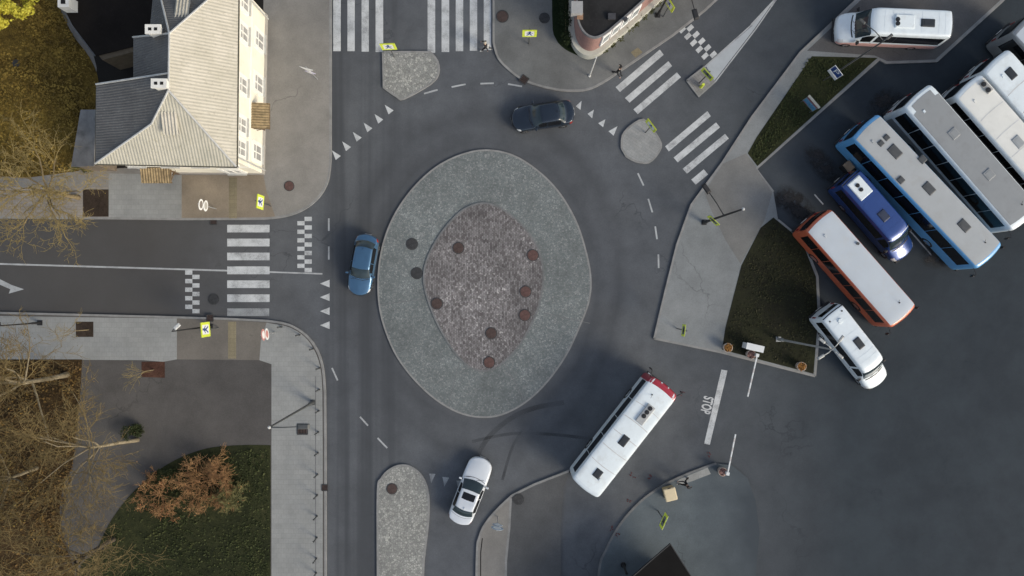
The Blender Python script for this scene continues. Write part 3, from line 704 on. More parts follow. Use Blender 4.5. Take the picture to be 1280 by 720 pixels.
M_RUST = mat('rusty_sheet', (.30, .23, .13), .85, .1, var=.4, scale=4, dirt=((.07, .045, .025), .9))
def porch(M, w, d, zc):
    b = corr_face(Vector((-w / 2, -d, zc - .25)), Vector((w / 2, -d, zc - .25)), [Vector((-w / 2, 0, zc)), Vector((w / 2, 0, zc))], .18, .025); b.xform(M)
    po = b.build('porch_roof', M_RUST, house)
    f = MB(); f.box((0, -d + .05, zc - .36), (w, .08, .12)); f.box((-w / 2 + .05, -d / 2, zc - .27), (.08, d - .14, .12)); f.box((w / 2 - .05, -d / 2, zc - .27), (.08, d - .14, .12))
    for sx in (-1, 1): f.tube([(sx * (w / 2 - .1), -d + .15, zc - .40), (sx * (w / 2 - .1), -.02, zc - 1.1)], .035, 6)
    f.xform(M); f.build('porch_frame', mat('porch_timber', (.14, .095, .05), .85, var=.3), po)
    dr = MB(); dr.box((0, -.03, 1.25), (1.0, .06, 2.1)); dr.xform(M); do = dr.build('door', mat('door_brown', (.10, .06, .035), .6, var=.2), house)
    hd = MB(); hd.box((.38, -.09, 1.2), (.05, .06, .16)); hd.xform(M); hd.build('handle', M_ZINC, do)
porch(Matrix.Translation((HX0 + .07, 11.65, .1)) @ Matrix.Rotation(math.pi / 2, 4, 'Z'), 1.75, 1.15, 2.9)
porch(Matrix.Translation((-24.1 + .0, 8.11, .1)), 2.0, 1.0, 2.9)
# chimneys
M_CHIM = mat('chimney_white', (.74, .73, .68), .85, var=.1, dirt=((.35, .33, .28), .5))
def chimney(c, w, d, h, z0):
    b = MB(); b.box((c[0], c[1], z0 + h / 2), (w, d, h)); o = b.build('chimney', M_CHIM, roofo)
    k = MB(); k.box((c[0], c[1], z0 + h + .05), (w + .14, d + .14, .12)); k.build('chimney_cap', M_CHIM, o)
    f = MB()
    for s_ in (-1, 1): f.box((c[0] + s_ * w * .22, c[1], z0 + h + .115), (w * .24, d * .42, .014))
    f.build('flue', MATS['void_black'], o)
p = P(197.5, 103.5, 9.6); chimney((p.x, p.y), .80, .42, 2.3, 7.1)
p = P(190, 35.5, 9.0); chimney((p.x, p.y), .80, .42, 2.4, 6.4)
# lean-to shed west of the house, and the dark outbuilding
sh = thing('shed', 'low lean-to shed with a weathered grey sloping roof against the house gable', 'shed', (0, 0, 0))
z = 2.9; pts = [P2(98, 136, z), P2(122, 138, z), P2(120, 208, z), P2(86, 208, z)]
b = MB(); b.prism([(x * 1.0 + (.12 if i in (0, 3) else -.05), y + (-.1 if i < 2 else .1)) for i, (x, y) in enumerate(pts)], .05, 2.6); b.build('wall', mat('shed_wall', (.16, .13, .10), .9, var=.25), sh)
b = MB(); b.add([(pts[0][0], pts[0][1], 2.65), (pts[3][0], pts[3][1], 2.65), (pts[2][0], pts[2][1], 3.15), (pts[1][0], pts[1][1], 3.15)] + [(pts[0][0], pts[0][1], 2.57), (pts[3][0], pts[3][1], 2.57), (pts[2][0], pts[2][1], 3.07), (pts[1][0], pts[1][1], 3.07)], [(0, 1, 2, 3), (7, 6, 5, 4), (0, 4, 5, 1), (1, 5, 6, 2), (2, 6, 7, 3), (3, 7, 4, 0)])
b.build('roof', mat('felt_grey', (.20, .20, .20), .9, var=.25, scale=1.5, dirt=((.05, .05, .05), .8)), sh)
ob = thing('outbuilding', 'low outbuilding with a nearly black flat roof and white chimney behind the house', 'outbuilding', (0, 0, 0))
z = 2.6
op = [P2(72, -60, z), P2(74, 0, z), P2(90, 32, z), P2(119, 70, z), P2(166, 58, z), P2(166, 46, z), P2(192, 42, z), P2(192, -60, z)]
b = MB(); b.prism([(x * .985, y * .985) for x, y in op], .05, z - .1); b.build('wall', mat('brown_boards', (.13, .10, .065), .9, var=.3), ob)
b = MB(); b.prism(op, z - .09, z); b.build('roof', roofmat('tar_roof', (.0100, .0080, .0068), (.0150, .0120, .0100), (.024, .021, .019)), ob)
b = MB(); b.ribbon(op[:4], .08, z + .03, 0, .06); b.build('roof_edge', mat('edge_lead', (.10, .105, .11), .8, var=.3), ob)
p = P(79.5, 2, 3.6); b = MB(); b.box((p.x, p.y, 3.1), (.75, .75, 1.1)); co = b.build('chimney', M_CHIM, ob)
b = MB(); b.box((p.x, p.y - .02, 3.66), (.3, .3, .02)); b.build('flue', MATS['void_black'], co)

# ------------------------------------------------------------------ rounded corner building
cb = thing('corner_building', 'rounded corner building with a black flat roof, pink walls and white glazing', 'building', (0, 0, 0))
base = smooth_line([(716, -90), (716, 20), (716.5, 40), (719, 54), (725.5, 64.5), (735, 69), (744, 66.5), (752, 61)], 4) + [(775, 41), (800, 18.5), (900, -70)]
bm = pxl(base)
H = 4.0
b = MB(); b.prism(bm, .05, H - .1); b.build('wall', mat('pink_render', (.30, .175, .155), .85, var=.15, dirt=((.16, .12, .10), .6)), cb)
b = MB(); b.prism(bm, H - .098, H); ro = b.build('roof', roofmat('bitumen_roof', (.018, .018, .019), (.030, .030, .031), (.045, .045, .046)), cb)
b = MB(); b.ribbon(list(reversed(bm)), .12, H + .09, 1, .22); b.build('parapet_cap', mat('grey_flashing', (.20, .20, .20), .6, .2, var=.2), ro)
b = MB(); b.ribbon(list(reversed(bm)), .34, .95, 1, .9); b.build('plinth', mat('cream_plinth', (.50, .50, .44), .85, var=.12, dirt=((.3, .3, .24), .5)), cb)
# glazing along the street side
a0, a1 = Vector(P2(745, 66)), Vector(P2(792, 25.5)); d = (a1 - a0); rz = math.atan2(d.y, d.x); n_ = Vector((math.sin(rz), -math.cos(rz)))
for i in range(4):
    c = a0 + d * ((i + .5) / 4); w = d.length / 4 - .12
    f = MB(); f.box((c.x + n_.x * .04, c.y + n_.y * .04, 2.45), (w, .16, 2.0), rz); fo = f.build('window', mat('white_upvc', (.78, .80, .80), .5, var=.05), cb)
    g = MB(); g.box((c.x + n_.x * .085, c.y + n_.y * .085, 2.45), (w - .2, .09, 1.1), rz); g.build('pane', glassmat('pale_glass', (.30, .33, .35), .15), fo)
b = MB(); p = P(720.5, 9, 4.6); b.box((p.x + .05, p.y, 4.3), (.75, .8, .6)); b.build('roof_box', mat('vent_grey', (.34, .34, .34), .7, var=.12), ro)
b = MB(); p = P(725, 20, 4.2); b.box((p.x, p.y, 4.12), (.4, .35, .22)); b.build('roof_vent', mat('vent_rust', (.28, .17, .11), .8, var=.2), ro)
b = MB(); p = P(765, 20, 4.2); b.box((p.x, p.y, 4.1), (.5, .4, .2)); b.cyl((p.x + .9, p.y - .2, 4.15), .12, .3); b.build('skylight', mat('vent_dark', (.05, .05, .055), .5, var=.2), ro)
# black roofed kiosk at the bottom
kb = thing('kiosk', 'kiosk corner with a flat matt black roof on the grey blue pavement', 'kiosk', (0, 0, 0))
z = 3.0; kp = [P2(838, 680, z), P2(808, 706, z), P2(700, 800, z), P2(800, 860, z), P2(915, 800, z)]
cx = sum(p[0] for p in kp) / 5; cy = sum(p[1] for p in kp) / 5
b = MB(); b.prism([(cx + .5 + (x - cx) * .68, cy - .9 + (y - cy) * .68) for x, y in kp], .05, z - .2); b.build('wall', mat('kiosk_wall', (.12, .12, .125), .7, var=.1), kb)
b = MB(); b.prism(kp, z - .2, z); b.build('roof', mat('kiosk_roof', (.0075, .0072, .0072), .9, var=.25, scale=1.0, spec=.15), kb)
b = MB(); b.ribbon(kp + kp[:1], .06, z + .02, 0, .05); b.build('roof_edge', mat('kiosk_edge', (.025, .025, .027), .6, var=.1), kb)

# ------------------------------------------------------------------ vehicles: lofted bodies
def slopes(p):
    n = len(p); d = [p[i + 1] - p[i] for i in range(n - 1)]; m = [0.0] * n
    for i in range(1, n - 1):
        if d[i - 1] * d[i] > 0: m[i] = 2 * d[i - 1] * d[i] / (d[i - 1] + d[i])
    m[0], m[-1] = d[0], d[-1]
    return m
def herm(a, b, ma, mb, t):
    t2 = t * t; t3 = t2 * t
    return a * (2 * t3 - 3 * t2 + 1) + ma * (t3 - 2 * t2 + t) + b * (-2 * t3 + 3 * t2) + mb * (t3 - t2)
class Loft:
    def __init__(s, st, bow=0.0, rear=1.0):
        s.bow = bow; s.rear = rear; s.wmax = max(p[0] for a in st for p in a[1]); s.f = st[0][0]
        s.xs = [a[0] for a in st]; s.mx = slopes(s.xs); s.n = len(st); s.K = len(st[0][1])
        s.ry = [[p[0] for p in a[1]] for a in st]; s.rz = [[p[1] for p in a[1]] for a in st]
        s.sy = [slopes(r) for r in s.ry]; s.sz = [slopes(r) for r in s.rz]
        s.T = 2 * (s.K - 1); s.cache = {}
    def col(s, v):
        v = round(v, 4)
        if v in s.cache: return s.cache[v]
        sg = 1
        w = v
        if w > s.K - 1: w = s.T - w; sg = -1
        i = min(int(w), s.K - 2); t = w - i
        Y = [sg * herm(s.ry[k][i], s.ry[k][i + 1], s.sy[k][i], s.sy[k][i + 1], t) for k in range(s.n)]
        Z = [herm(s.rz[k][i], s.rz[k][i + 1], s.sz[k][i], s.sz[k][i + 1], t) for k in range(s.n)]
        r = (Y, slopes(Y), Z, slopes(Z)); s.cache[v] = r; return r
    def pt(s, u, v):
        i = max(0, min(int(u), s.n - 2)); t = u - i; Y, my, Z, mz = s.col(v)
        x = herm(s.xs[i], s.xs[i + 1], s.mx[i], s.mx[i + 1], t); yy = herm(Y[i], Y[i + 1], my[i], my[i + 1], t)
        x -= s.shift(x, yy)
        return Vector((x, herm(Y[i], Y[i + 1], my[i], my[i + 1], t), herm(Z[i], Z[i + 1], mz[i], mz[i + 1], t)))
    def shift(s, x, y): return s.bow * math.copysign(abs(x / s.f) ** .6, x) * (y / s.wmax) ** 2 * (1 if x > 0 else s.rear)
    def u_of(s, x):
        lo, hi = 0.0, s.n - 1.0
        for _ in range(30):
            m = (lo + hi) / 2; i = max(0, min(int(m), s.n - 2))
            if herm(s.xs[i], s.xs[i + 1], s.mx[i], s.mx[i + 1], m - i) > x: lo = m
            else: hi = m
        return lo
    def nrm(s, u, v):
        e = .02; a = s.pt(min(u + e, s.n - 1), v) - s.pt(max(u - e, 0), v); b = s.pt(u, min(v + e, s.T)) - s.pt(u, max(v - e, 0))
        n = b.cross(a); return n.normalized() if n.length > 1e-9 else Vector((0, 0, 1))
    def sgn(s):
        u = s.n / 2 - .5; return 1 if s.nrm(u, s.K - 1).z > 0 else -1
    def body(s, name, m, parent, nu=4, nv=4):
        us = [i / nu for i in range((s.n - 1) * nu + 1)]; vs = [j / nv for j in range(s.T * nv)]
        mb = MB(); nV = len(vs); pts = [s.pt(u, v) for u in us for v in vs]; fs = []
        for i in range(len(us) - 1):
            for j in range(nV): fs.append((i * nV + j, i * nV + (j + 1) % nV, (i + 1) * nV + (j + 1) % nV, (i + 1) * nV + j))
        fs.append(tuple(reversed(range(nV)))); fs.append(tuple((len(us) - 1) * nV + j for j in range(nV)))
        if s.sgn() < 0: fs = [tuple(reversed(f)) for f in fs]
        mb.add(pts, fs); o = mb.build(name, m, parent, True)
        e = o.modifiers.new('split', 'EDGE_SPLIT'); e.split_angle = RAD(38); return o
    def patch(s, name, u0, u1, v0, v1, off, m, parent, nu=10, nv=10, round_=0.0):
        g = s.sgn(); vs = []; fs = []
        for layer in (off, -.015):
            for i in range(nu + 1):
                for j in range(nv + 1):
                    a, b = i / nu, j / nv
                    u, v = u0 + (u1 - u0) * a, v0 + (v1 - v0) * b
                    vs.append(s.pt(u, v) + s.nrm(u, v) * g * layer)
        N = (nu + 1) * (nv + 1); id_ = lambda i, j, l=0: l * N + i * (nv + 1) + j
        for i in range(nu):
            for j in range(nv): fs.append((id_(i, j), id_(i, j + 1), id_(i + 1, j + 1), id_(i + 1, j)))
        bd = [(i, 0) for i in range(nu)] + [(nu, j) for j in range(nv)] + [(i, nv) for i in range(nu, 0, -1)] + [(0, j) for j in range(nv, 0, -1)]
        for k in range(len(bd)):
            p, q = bd[k], bd[(k + 1) % len(bd)]; fs.append((id_(*p), id_(*q), id_(*q, 1), id_(*p, 1)))
        if g < 0: fs = [tuple(reversed(f)) for f in fs]
        mb = MB(); mb.add(vs, fs); o = mb.build(name, m, parent, True)
        e = o.modifiers.new('split', 'EDGE_SPLIT'); e.split_angle = RAD(38); return o

M_CARGLASS = glassmat('car_glass', (.022, .036, .044), .05)
M_SIDEGLASS = glassmat('dark_side_glass', (.006, .007, .009), .10)
M_TYRE = mat('tyre_rubber', (.018, .018, .019), .85, var=.2)
M_RIM = mat('alloy_rim', (.42, .43, .44), .35, .8, var=.1)
M_LAMPW = mat('headlight_clear', (.70, .72, .74), .12, .1, var=.05, coat=.6)
M_LAMPR = mat('taillight_red', (.30, .018, .015), .2, var=.1, coat=.5)
M_BLACKP = mat('black_plastic', (.016, .016, .018), .6, var=.2)
M_PLATE = mat('number_plate', (.75, .75, .73), .5, var=.05)
M_DARKGREY = mat('dark_hatch', (.020, .025, .032), .45, var=.2)
M_GREYHATCH = mat('grey_hatch', (.065, .07, .075), .5, var=.2)
M_SEAM = mat('roof_seam_grey', (.56, .57, .57), .6, var=.15)
M_WHITEP = mat('white_paint', (.70, .77, .81), .35, var=.04, coat=.5, dirt=((.45, .45, .43), .35))
M_WHITEROOF = mat('white_roof', (.73, .80, .83), .5, var=.06, scale=1.2, coat=.2, dirt=((.46, .46, .43), .65))
def wheel(parent, x, y, r, w):
    mb = MB(); n = 24; prof = [(r * .62, -w / 2), (r * .93, -w / 2), (r, -w * .36), (r, w * .36), (r * .93, w / 2), (r * .62, w / 2)]
    vs = []; fs = []
    for i in range(n):
        a = 2 * math.pi * i / n
        for rr, yy in prof: vs.append((rr * math.cos(a), yy, rr * math.sin(a)))
    for i in range(n):
        for k in range(5): fs.append((6 * i + k, 6 * i + k + 1, 6 * ((i + 1) % n) + k + 1, 6 * ((i + 1) % n) + k))
    mb.add(vs, fs)
    wo = thing('wheel', None, None); wo.parent = parent; wo.location = (x, y, r)
    mb.build('tyre', M_TYRE, wo, True)
    rm = MB(); sg = 1 if y > 0 else -1
    rm.cyl((0, 0, 0), r * .63, w * .7, 24, axis='y')
    for k in range(5):
        a = 2 * math.pi * k / 5; rm.box((0, 0, 0), (r * .14, .04, r * .5), M=Matrix.Translation((math.cos(a) * r * .32, sg * w * .4, math.sin(a) * r * .32)) @ Matrix.Rotation(-a + math.pi / 2, 4, 'Y'))
    rm.build('rim', M_RIM, wo)
def boxpart(name, c, size, m, parent, rz=0.0, bevel=.02):
    mb = MB(); mb.box((0, 0, 0), size); o = mb.build(name, m, parent, loc=c); o.rotation_euler[2] = rz
    if bevel:
        b = o.modifiers.new('bevel', 'BEVEL'); b.width = bevel; b.segments = 2
    return o
def mirrors(parent, x, w, z, m, size=(.12, .20, .14)):
    for sg in (1, -1):
        o = boxpart('wing_mirror', (x, sg * (w + size[1] / 2 + .02), z), size, m, parent, bevel=.03)
        mb = MB(); mb.box((-size[0] / 2 - .004, 0, 0), (.006, size[1] * .8, size[2] * .75)); mb.build('mirror_glass', M_RIM, o)
        mb = MB(); mb.box((.02, -sg * (size[1] / 2 + .02), -.02), (.05, .09, .04)); mb.build('mirror_arm', M_BLACKP, o)

def car(label, px, py, ang, L, W, H, paint, cat='car', hood=.30, deck=.125, sunroof=False, hz=(.70, .93), dz=1.02, group='cars driving round the island'):
    o = thing('sedan_car', label, cat, P2(px, py, .6) + (0.003,), RAD(ang), group)
    f, w = L / 2, W / 2
    def ring(k, zl, zs, zh):   # no-cabin ring
        return [(0, zl), (.86 * w * k, zl), (w * k, (zl + zs) / 2), (w * k * .985, zs), (w * k * .955, zs + (zh - zs) * .45), (w * k * .86, zh - .02), (w * k * .66, zh + .005), (w * k * .38, zh + .02), (0, zh + .03)]
    def cab(k, zr, kr):
        return [(0, .2), (.88 * w, .2), (w, .5), (w * .985, .80), (w * .94 * k, .93), (w * .74 * kr, zr - .14), (w * .68 * kr, zr - .055), (w * .5 * kr, zr - .015), (0, zr)]
    xc = f - L * hood; xr = xc - L * .165; xb = -f + L * deck; xrr = xb + L * .13
    st = [(f, ring(.70, .34, .46, .56)), (f - .06, ring(.86, .26, .52, .66)), (f - .22, ring(.95, .22, .58, hz[0])), (f - .5, ring(.985, .2, .64, hz[0] + .08)),
          (f - L * .19, ring(1, .2, .70, hz[1] - .06)), (xc + .06, ring(1, .2, .76, hz[1])),
          (xr, cab(1, H - .02, 1.0)), ((xr + xrr) / 2, cab(1, H, 1.0)), (xrr, cab(1, H - .03, .97)),
          (xb, ring(.985, .2, .78, dz)), (-f + .30, ring(.97, .22, .76, dz - .02)), (-f + .08, ring(.90, .26, .70, dz - .06)), (-f, ring(.78, .34, .60, dz - .22))]
    lf = Loft(st, .44, .7); T = lf.T
    bo = lf.body('body', paint, o)
    lf.patch('windscreen', 5.10, 5.93, 5.25, T - 5.25, .006, M_CARGLASS, o, 8, 14)
    lf.patch('rear_window', 8.08, 8.86, 5.25, T - 5.25, .006, M_CARGLASS, o, 8, 14)
    for a, b in ((4.12, 4.92), (T - 4.92, T - 4.12)):
        lf.patch('side_window', 5.55, 6.62, a, b, .006, M_SIDEGLASS, o, 8, 5)
        lf.patch('side_window', 6.70, 8.35, a, b, .006, M_SIDEGLASS, o, 8, 5)
        lf.patch('door_handle', 6.45, 6.58, 3.25 if a < 8 else T - 3.45, 3.45 if a < 8 else T - 3.25, .025, paint, o, 2, 2)
    for a, b in ((2.55, 4.9), (T - 4.9, T - 2.55)): lf.patch('headlight', .75, 2.05, a, b, .006, M_LAMPW, o, 5, 5)
    for a, b in ((2.6, 4.7), (T - 4.7, T - 2.6)): lf.patch('taillight', 10.45, 11.65, a, b, .006, M_LAMPR, o, 5, 5)
    lf.patch('hood_seam', 4.93, 4.985, 5.0, T - 5.0, .003, M_BLACKP, o, 2, 14)
    lf.patch('boot_seam', 9.10, 9.14, 5.2, T - 5.2, .003, M_BLACKP, o, 2, 14)
    for a in (4.98, T - 5.02): lf.patch('roof_trim', 5.6, 8.9, a, a + .05, .008, M_BLACKP, o, 12, 1)
    boxpart('number_plate', (-f - .012, 0, .62), (.02, .50, .11), M_PLATE, o, bevel=0)
    boxpart('number_plate', (f + .012, 0, .42), (.02, .50, .11), M_PLATE, o, bevel=0)
    boxpart('grille', (f + .004, 0, .50), (.03, W * .5, .10), M_BLACKP, o)
    mirrors(o, xc - .28, w * .96, 1.0, paint)
    for x in (f - L * .185, -f + L * .20):
        for sg in (1, -1): wheel(o, x, sg * (w - .10), .325, .225)
    for i, (ux, uy) in enumerate(((.25, .25), (.25, -.3))):
        mb = MB(); mb.tube([(xc + .10, uy * 1.4 - .2, hz[1] + .02), (xc - .05, uy * 1.4 + .32, hz[1] + .07)], .011, 5); mb.build('wiper', M_BLACKP, o)
    if sunroof: lf.patch('sunroof', 6.22, 6.98, 7.02, T - 7.02, .006, M_SIDEGLASS, o, 6, 8)
    ae = MB(); ae.box((xrr + .1, 0, H + .01), (.16, .05, .06), taper=.5); ae.build('roof_aerial', paint, o)
    return o
M_NAVY = mat('navy_paint', (.012, .022, .038), .25, .35, var=.08, coat=1.0)
M_STEEL = mat('steel_blue_paint', (.070, .165, .285), .28, .55, var=.06, coat=.9)
M_CARW = mat('pearl_white_paint', (.66, .70, .74), .28, .1, var=.03, coat=.9)
car('dark navy sedan driving along the top of the roundabout', 678.5, 145, 188, 4.45, 1.80, 1.45, M_NAVY)
car('steel blue sedan driving down beside the western island edge', 454, 331, 260, 4.35, 1.72, 1.45, M_STEEL, deck=.095, hood=.27)
car('white sedan with a dark sunroof entering below the island', 588.3, 613, 69, 4.90, 1.84, 1.45, M_CARW, sunroof=True, hood=.305)

def local(o, px, py, z):
    p = P(px, py, z); a = o.rotation_euler[2]; dx, dy = p.x - o.location.x, p.y - o.location.y
    return Vector((dx * math.cos(a) + dy * math.sin(a), -dx * math.sin(a) + dy * math.cos(a), z))
def hatch(o, px, py, H, sx, sy, m=None, h=.09, name='roof_hatch'):
    c = local(o, px, py, H); mb = MB(); mb.box((0, 0, 0), (sx, sy, h), taper=.86)
    q = mb.build(name, m or M_DARKGREY, o, loc=(c.x, c.y, H + h / 2 - .02)); b = q.modifiers.new('bevel', 'BEVEL'); b.width = .04; b.segments = 2
    mb = MB(); mb.box((0, 0, h / 2 + .004), (sx * .55, sy * .55, .012)); mb.build('hatch_panel', m or M_DARKGREY, q)
    return q
def fans(o, unit, pts, H, r):
    for px, py in pts:
        c = local(o, px, py, H)
        mb = MB(); mb.cyl((0, 0, 0), r, .05, 20); f = mb.build('fan', M_BLACKP, unit, loc=(c.x - unit.location.x, c.y - unit.location.y, .09))
        mb = MB(); mb.cyl((0, 0, .035), r * .3, .03, 12)
        for k in range(5): mb.box((0, 0, .03), (r * 1.7, .02, .012), math.pi * k / 5)
        mb.build('fan_guard', M_DARKGREY, f)
def acunit(o, px, py, H, sx, sy, m, fpts, r=.17, h=.16):
    c = local(o, px, py, H); mb = MB(); mb.box((0, 0, 0), (sx, sy, h), taper=.94)
    u = mb.build('air_conditioner', m, o, loc=(c.x, c.y, H + h / 2 - .03)); b = u.modifiers.new('bevel', 'BEVEL'); b.width = .04; b.segments = 2
    fans(o, u, fpts, H + .12, r); return u

def bus(label, px, py, zc, ang, L, W, H, paint, roofm=None, panes=6, group=None, sill=1.35, endm=None, skirt=None, glass_off=.0, roof_u=(.9, 5.1), name='bus', front_len=None, lampm=None):
    o = thing(name, label, 'bus', P2(px, py, zc) + (.003,), RAD(ang), group)
    f, w = L / 2, W / 2
    def ring(k, top, zl=.30):
        return [(0, zl), (.95 * w * k, zl), (w * k, zl + .14), (w * k, sill - .12), (w * k * .998, sill), (w * k * .975, H - top - .38), (w * k * .950, H - top - .15), (w * k * .86, H - top - .035), (0, H - top)]
    st = [(f, ring(.90, .22, .38)), (f - .10, ring(.965, .09, .32)), (f - .38, ring(1, .01)), (f - 1.4, ring(1, 0)), (-f + 1.4, ring(1, 0)), (-f + .34, ring(1, .01)), (-f + .08, ring(.97, .07, .32)), (-f, ring(.92, .18, .36))]
    lf = Loft(st, .14); T = lf.T
    bo = lf.body('body', paint, o, 5, 4)
    if roofm: lf.patch('roof_panel', roof_u[0], roof_u[1], 6.75, T - 6.75, .012, roofm, o, 8, 8)
    for k in range(1, 6 if roofm is not None and 'white' in roofm.name else 1):
        x_ = f - .8 - (L - 1.6) * k / 6; u_ = lf.u_of(x_); lf.patch('roof_seam', u_ - .004, lf.u_of(x_ - .03), 6.8, T - 6.8, .017, M_SEAM, o, 1, 6)
    for v0 in ((6.35, T - 6.42) if paint.name.startswith('white') else ()): lf.patch('drip_rail', lf.u_of(f - .45), lf.u_of(-f + .4), v0, v0 + .07, .018, M_SEAM, o, 16, 1)
    mb = MB(); mb.tube([(f - 1.1, w * .3, H - .02), (f - 1.35, w * .3, H + .32)], .012, 5); mb.cyl((f - 1.1, w * .3, H + .015), .05, .04, 10); mb.build('roof_aerial', M_BLACKP, o)
    mb = MB(); mb.box((-f + 1.2, -w * .35, H + .02), (.22, .16, .07), taper=.8); mb.build('roof_vent', roofm or paint, o)
    # side glazing
    xa, xb = f - .50, -f + .35
    for sg in (0, 1):
        for i in range(panes):
            a = lf.u_of(xa - (xa - xb) * i / panes); b = lf.u_of(xa - (xa - xb) * (i + 1) / panes + .045)
            v0, v1 = (4.05, 4.97) if sg == 0 else (T - 4.97, T - 4.05)
            lf.patch('side_window', a, b, v0, v1, .010, M_SIDEGLASS, o, 3, 3)
    # windscreen and rear window on the curved ends
    lf.patch('windscreen', .05, 1.3, 4.0, T - 4.0, .010, M_CARGLASS, o, 6, 12) if False else None
    for x, nm, zz in ((f, 'windscreen', (1.15, H - .50)), (-f, 'rear_window', (1.55, H - .48))):
        sg = 1 if x > 0 else -1; k = .86 * w * .97
        mb = MB(); n = 8; vs = []
        for z_ in zz:
            for i in range(n + 1):
                y = -k + 2 * k * i / n; vs.append((x + sg * (.035 - .015 * (y / k) ** 2 - .14 * (y / w) ** 2), y, z_))
        m_ = len(vs)
        vs += [(v[0] - sg * .055, v[1], v[2]) for v in vs]
        fs = [(i, i + 1, n + 2 + i, n + 1 + i) for i in range(n)]
        for i in range(n): fs += [(i, m_ + i, m_ + i + 1, i + 1), (n + 1 + i, n + 2 + i, m_ + n + 2 + i, m_ + n + 1 + i)]
        fs += [(0, n + 1, m_ + n + 1, m_), (n, m_ + n, m_ + 2 * n + 1, 2 * n + 1)]
        mb.add(vs, fs); mb.build(nm, M_CARGLASS if sg > 0 else M_SIDEGLASS, o, False)
    if endm:   # coloured front mask wrapped round the nose
        lf.patch('front_mask', .02, 2.0 if front_len is None else front_len, .6, T - .6, .006, endm, o, 8, 28)
    if skirt:
        for v0, v1 in ((1.9, 2.75), (T - 2.75, T - 1.9)): lf.patch('skirt_panel', 2.0, 5.0, v0, v1, .006, skirt, o, 8, 2)
    for y in (-w * .7, w * .7):
        boxpart('headlight', (f - .05, y, .72), (.06, .34, .20), M_LAMPW, o)
        boxpart('taillight', (-f + .055, y, .95), (.05, .16, .40), M_LAMPR, o)
    boxpart('bumper', (f - .02, 0, .42), (.14, W * .88, .22), M_BLACKP, o)
    boxpart('bumper', (-f + .02, 0, .42), (.14, W * .88, .22), M_BLACKP, o)
    boxpart('number_plate', (-f - .055, 0, .62), (.02, .52, .12), M_PLATE, o, bevel=0)
    for sg in (1, -1):
        mb = MB(); mb.tube([(f - .25, sg * w * .92, H - .45), (f + .22, sg * (w + .10), H - .40), (f + .26, sg * (w + .16), H - .62)], .025, 6); ma = mb.build('wing_mirror', M_BLACKP, o)
        mb = MB(); mb.box((f + .26, sg * (w + .16), H - .85), (.10, .18, .38)); mb.build('mirror_housing', M_BLACKP, ma, bevel=.03)
    for x in (f - L * .23, -f + L * .27):
        for sg in (1, -1): wheel(o, x, sg * (w - .13), .48, .28)
    return o, lf

M_SILVER = mat('silver_grey_paint', (.30, .315, .325), .35, .3, var=.06, coat=.4, dirt=((.2, .2, .2), .4))
M_SKYBLUE = mat('sky_blue_paint', (.115, .355, .66), .35, var=.05, coat=.5, dirt=((.12, .2, .3), .4))
M_ROOFGREY = mat('grey_bus_roof', (.37, .39, .40), .6, var=.06, scale=1.0, dirt=((.30, .29, .27), .6))
M_ROOFMID = mat('mid_grey_bus_roof', (.25, .265, .275), .6, var=.07, scale=1.0, dirt=((.17, .17, .17), .6))
M_ORANGE = mat('orange_red_paint', (.50, .115, .055), .4, var=.08, coat=.4, dirt=((.22, .08, .04), .5))
M_RED = mat('crimson_paint', (.36, .018, .035), .3, var=.08, coat=.7)
M_PALE = mat('pale_roof', (.47, .52, .57), .55, var=.05, scale=.9, dirt=((.46, .46, .45), .6))
GB = 'buses parked side by side in the yard'
b1, lf = bus('white city bus with a red front leaving the yard past the stop line', 781.5, 547, 3.0, 52, 9.0, 2.35, 3.0, M_WHITEP, M_WHITEROOF, endm=M_RED, front_len=2.16, panes=5, roof_u=(2.12, 5.1))
acunit(b1, 806.5, 518, 3.0, 1.5, .62, mat('ac_grey', (.42, .43, .43), .5, .2, var=.15), ((812.6, 510.6), (808.6, 515.4), (804.8, 520)), .155)
hatch(b1, 779.8, 551, 3.0, .80, .56); hatch(b1, 747.2, 592, 3.0, .66, .56)
b2, lf = bus('sky blue coach with a light grey roof and several roof hatches', 1161, 239, 3.3, -46.5, 12.4, 2.5, 3.3, M_SKYBLUE, M_ROOFGREY, panes=7, group=GB, sill=1.5, roof_u=(1.85, 5.28))
for q in ((1108, 172, .42, .40), (1101, 179, .42, .40), (1118.5, 189.5, 1.0, .68), (1126, 225, .5, .45), (1153, 199, .55, .5), (1161, 235.5, .92, .62), (1205, 282, .92, .62)): hatch(b2, q[0], q[1], 3.3, q[2], q[3], M_GREYHATCH)
b3, lf = bus('white and grey coach with a wide mid grey roof panel beside the blue coach', 1216, 196.5, 3.4, -48.8, 11.3, 2.5, 3.4, M_WHITEP, M_WHITEROOF, panes=7, group=GB, sill=1.55, skirt=M_SILVER, roof_u=(.9, 5.6))
lf.patch('grey_roof_strip', 2.15, 4.38, 6.9, lf.T - 6.9, .020, M_ROOFMID, b3, 8, 8)
lf.patch('grey_roof_strip', 4.38, 5.05, 7.35, lf.T - 7.35, .022, M_ROOFMID, b3, 4, 6)
hatch(b3, 1192, 167, 3.4, .75, .68, M_ROOFMID); hatch(b3, 1236, 218, 3.4, .75, .68, M_ROOFMID)
b4, lf = bus('white coach with twin black roof fans between the grey roofed coach and its neighbour', 1279, 183.5, 3.35, -48.8, 11.3, 2.45, 3.35, M_WHITEP, mat('cream_white_roof', (.72, .72, .68), .5, var=.05, scale=1.2, dirt=((.5, .5, .46), .5)), panes=7, group=GB, sill=1.5, skirt=M_SILVER)
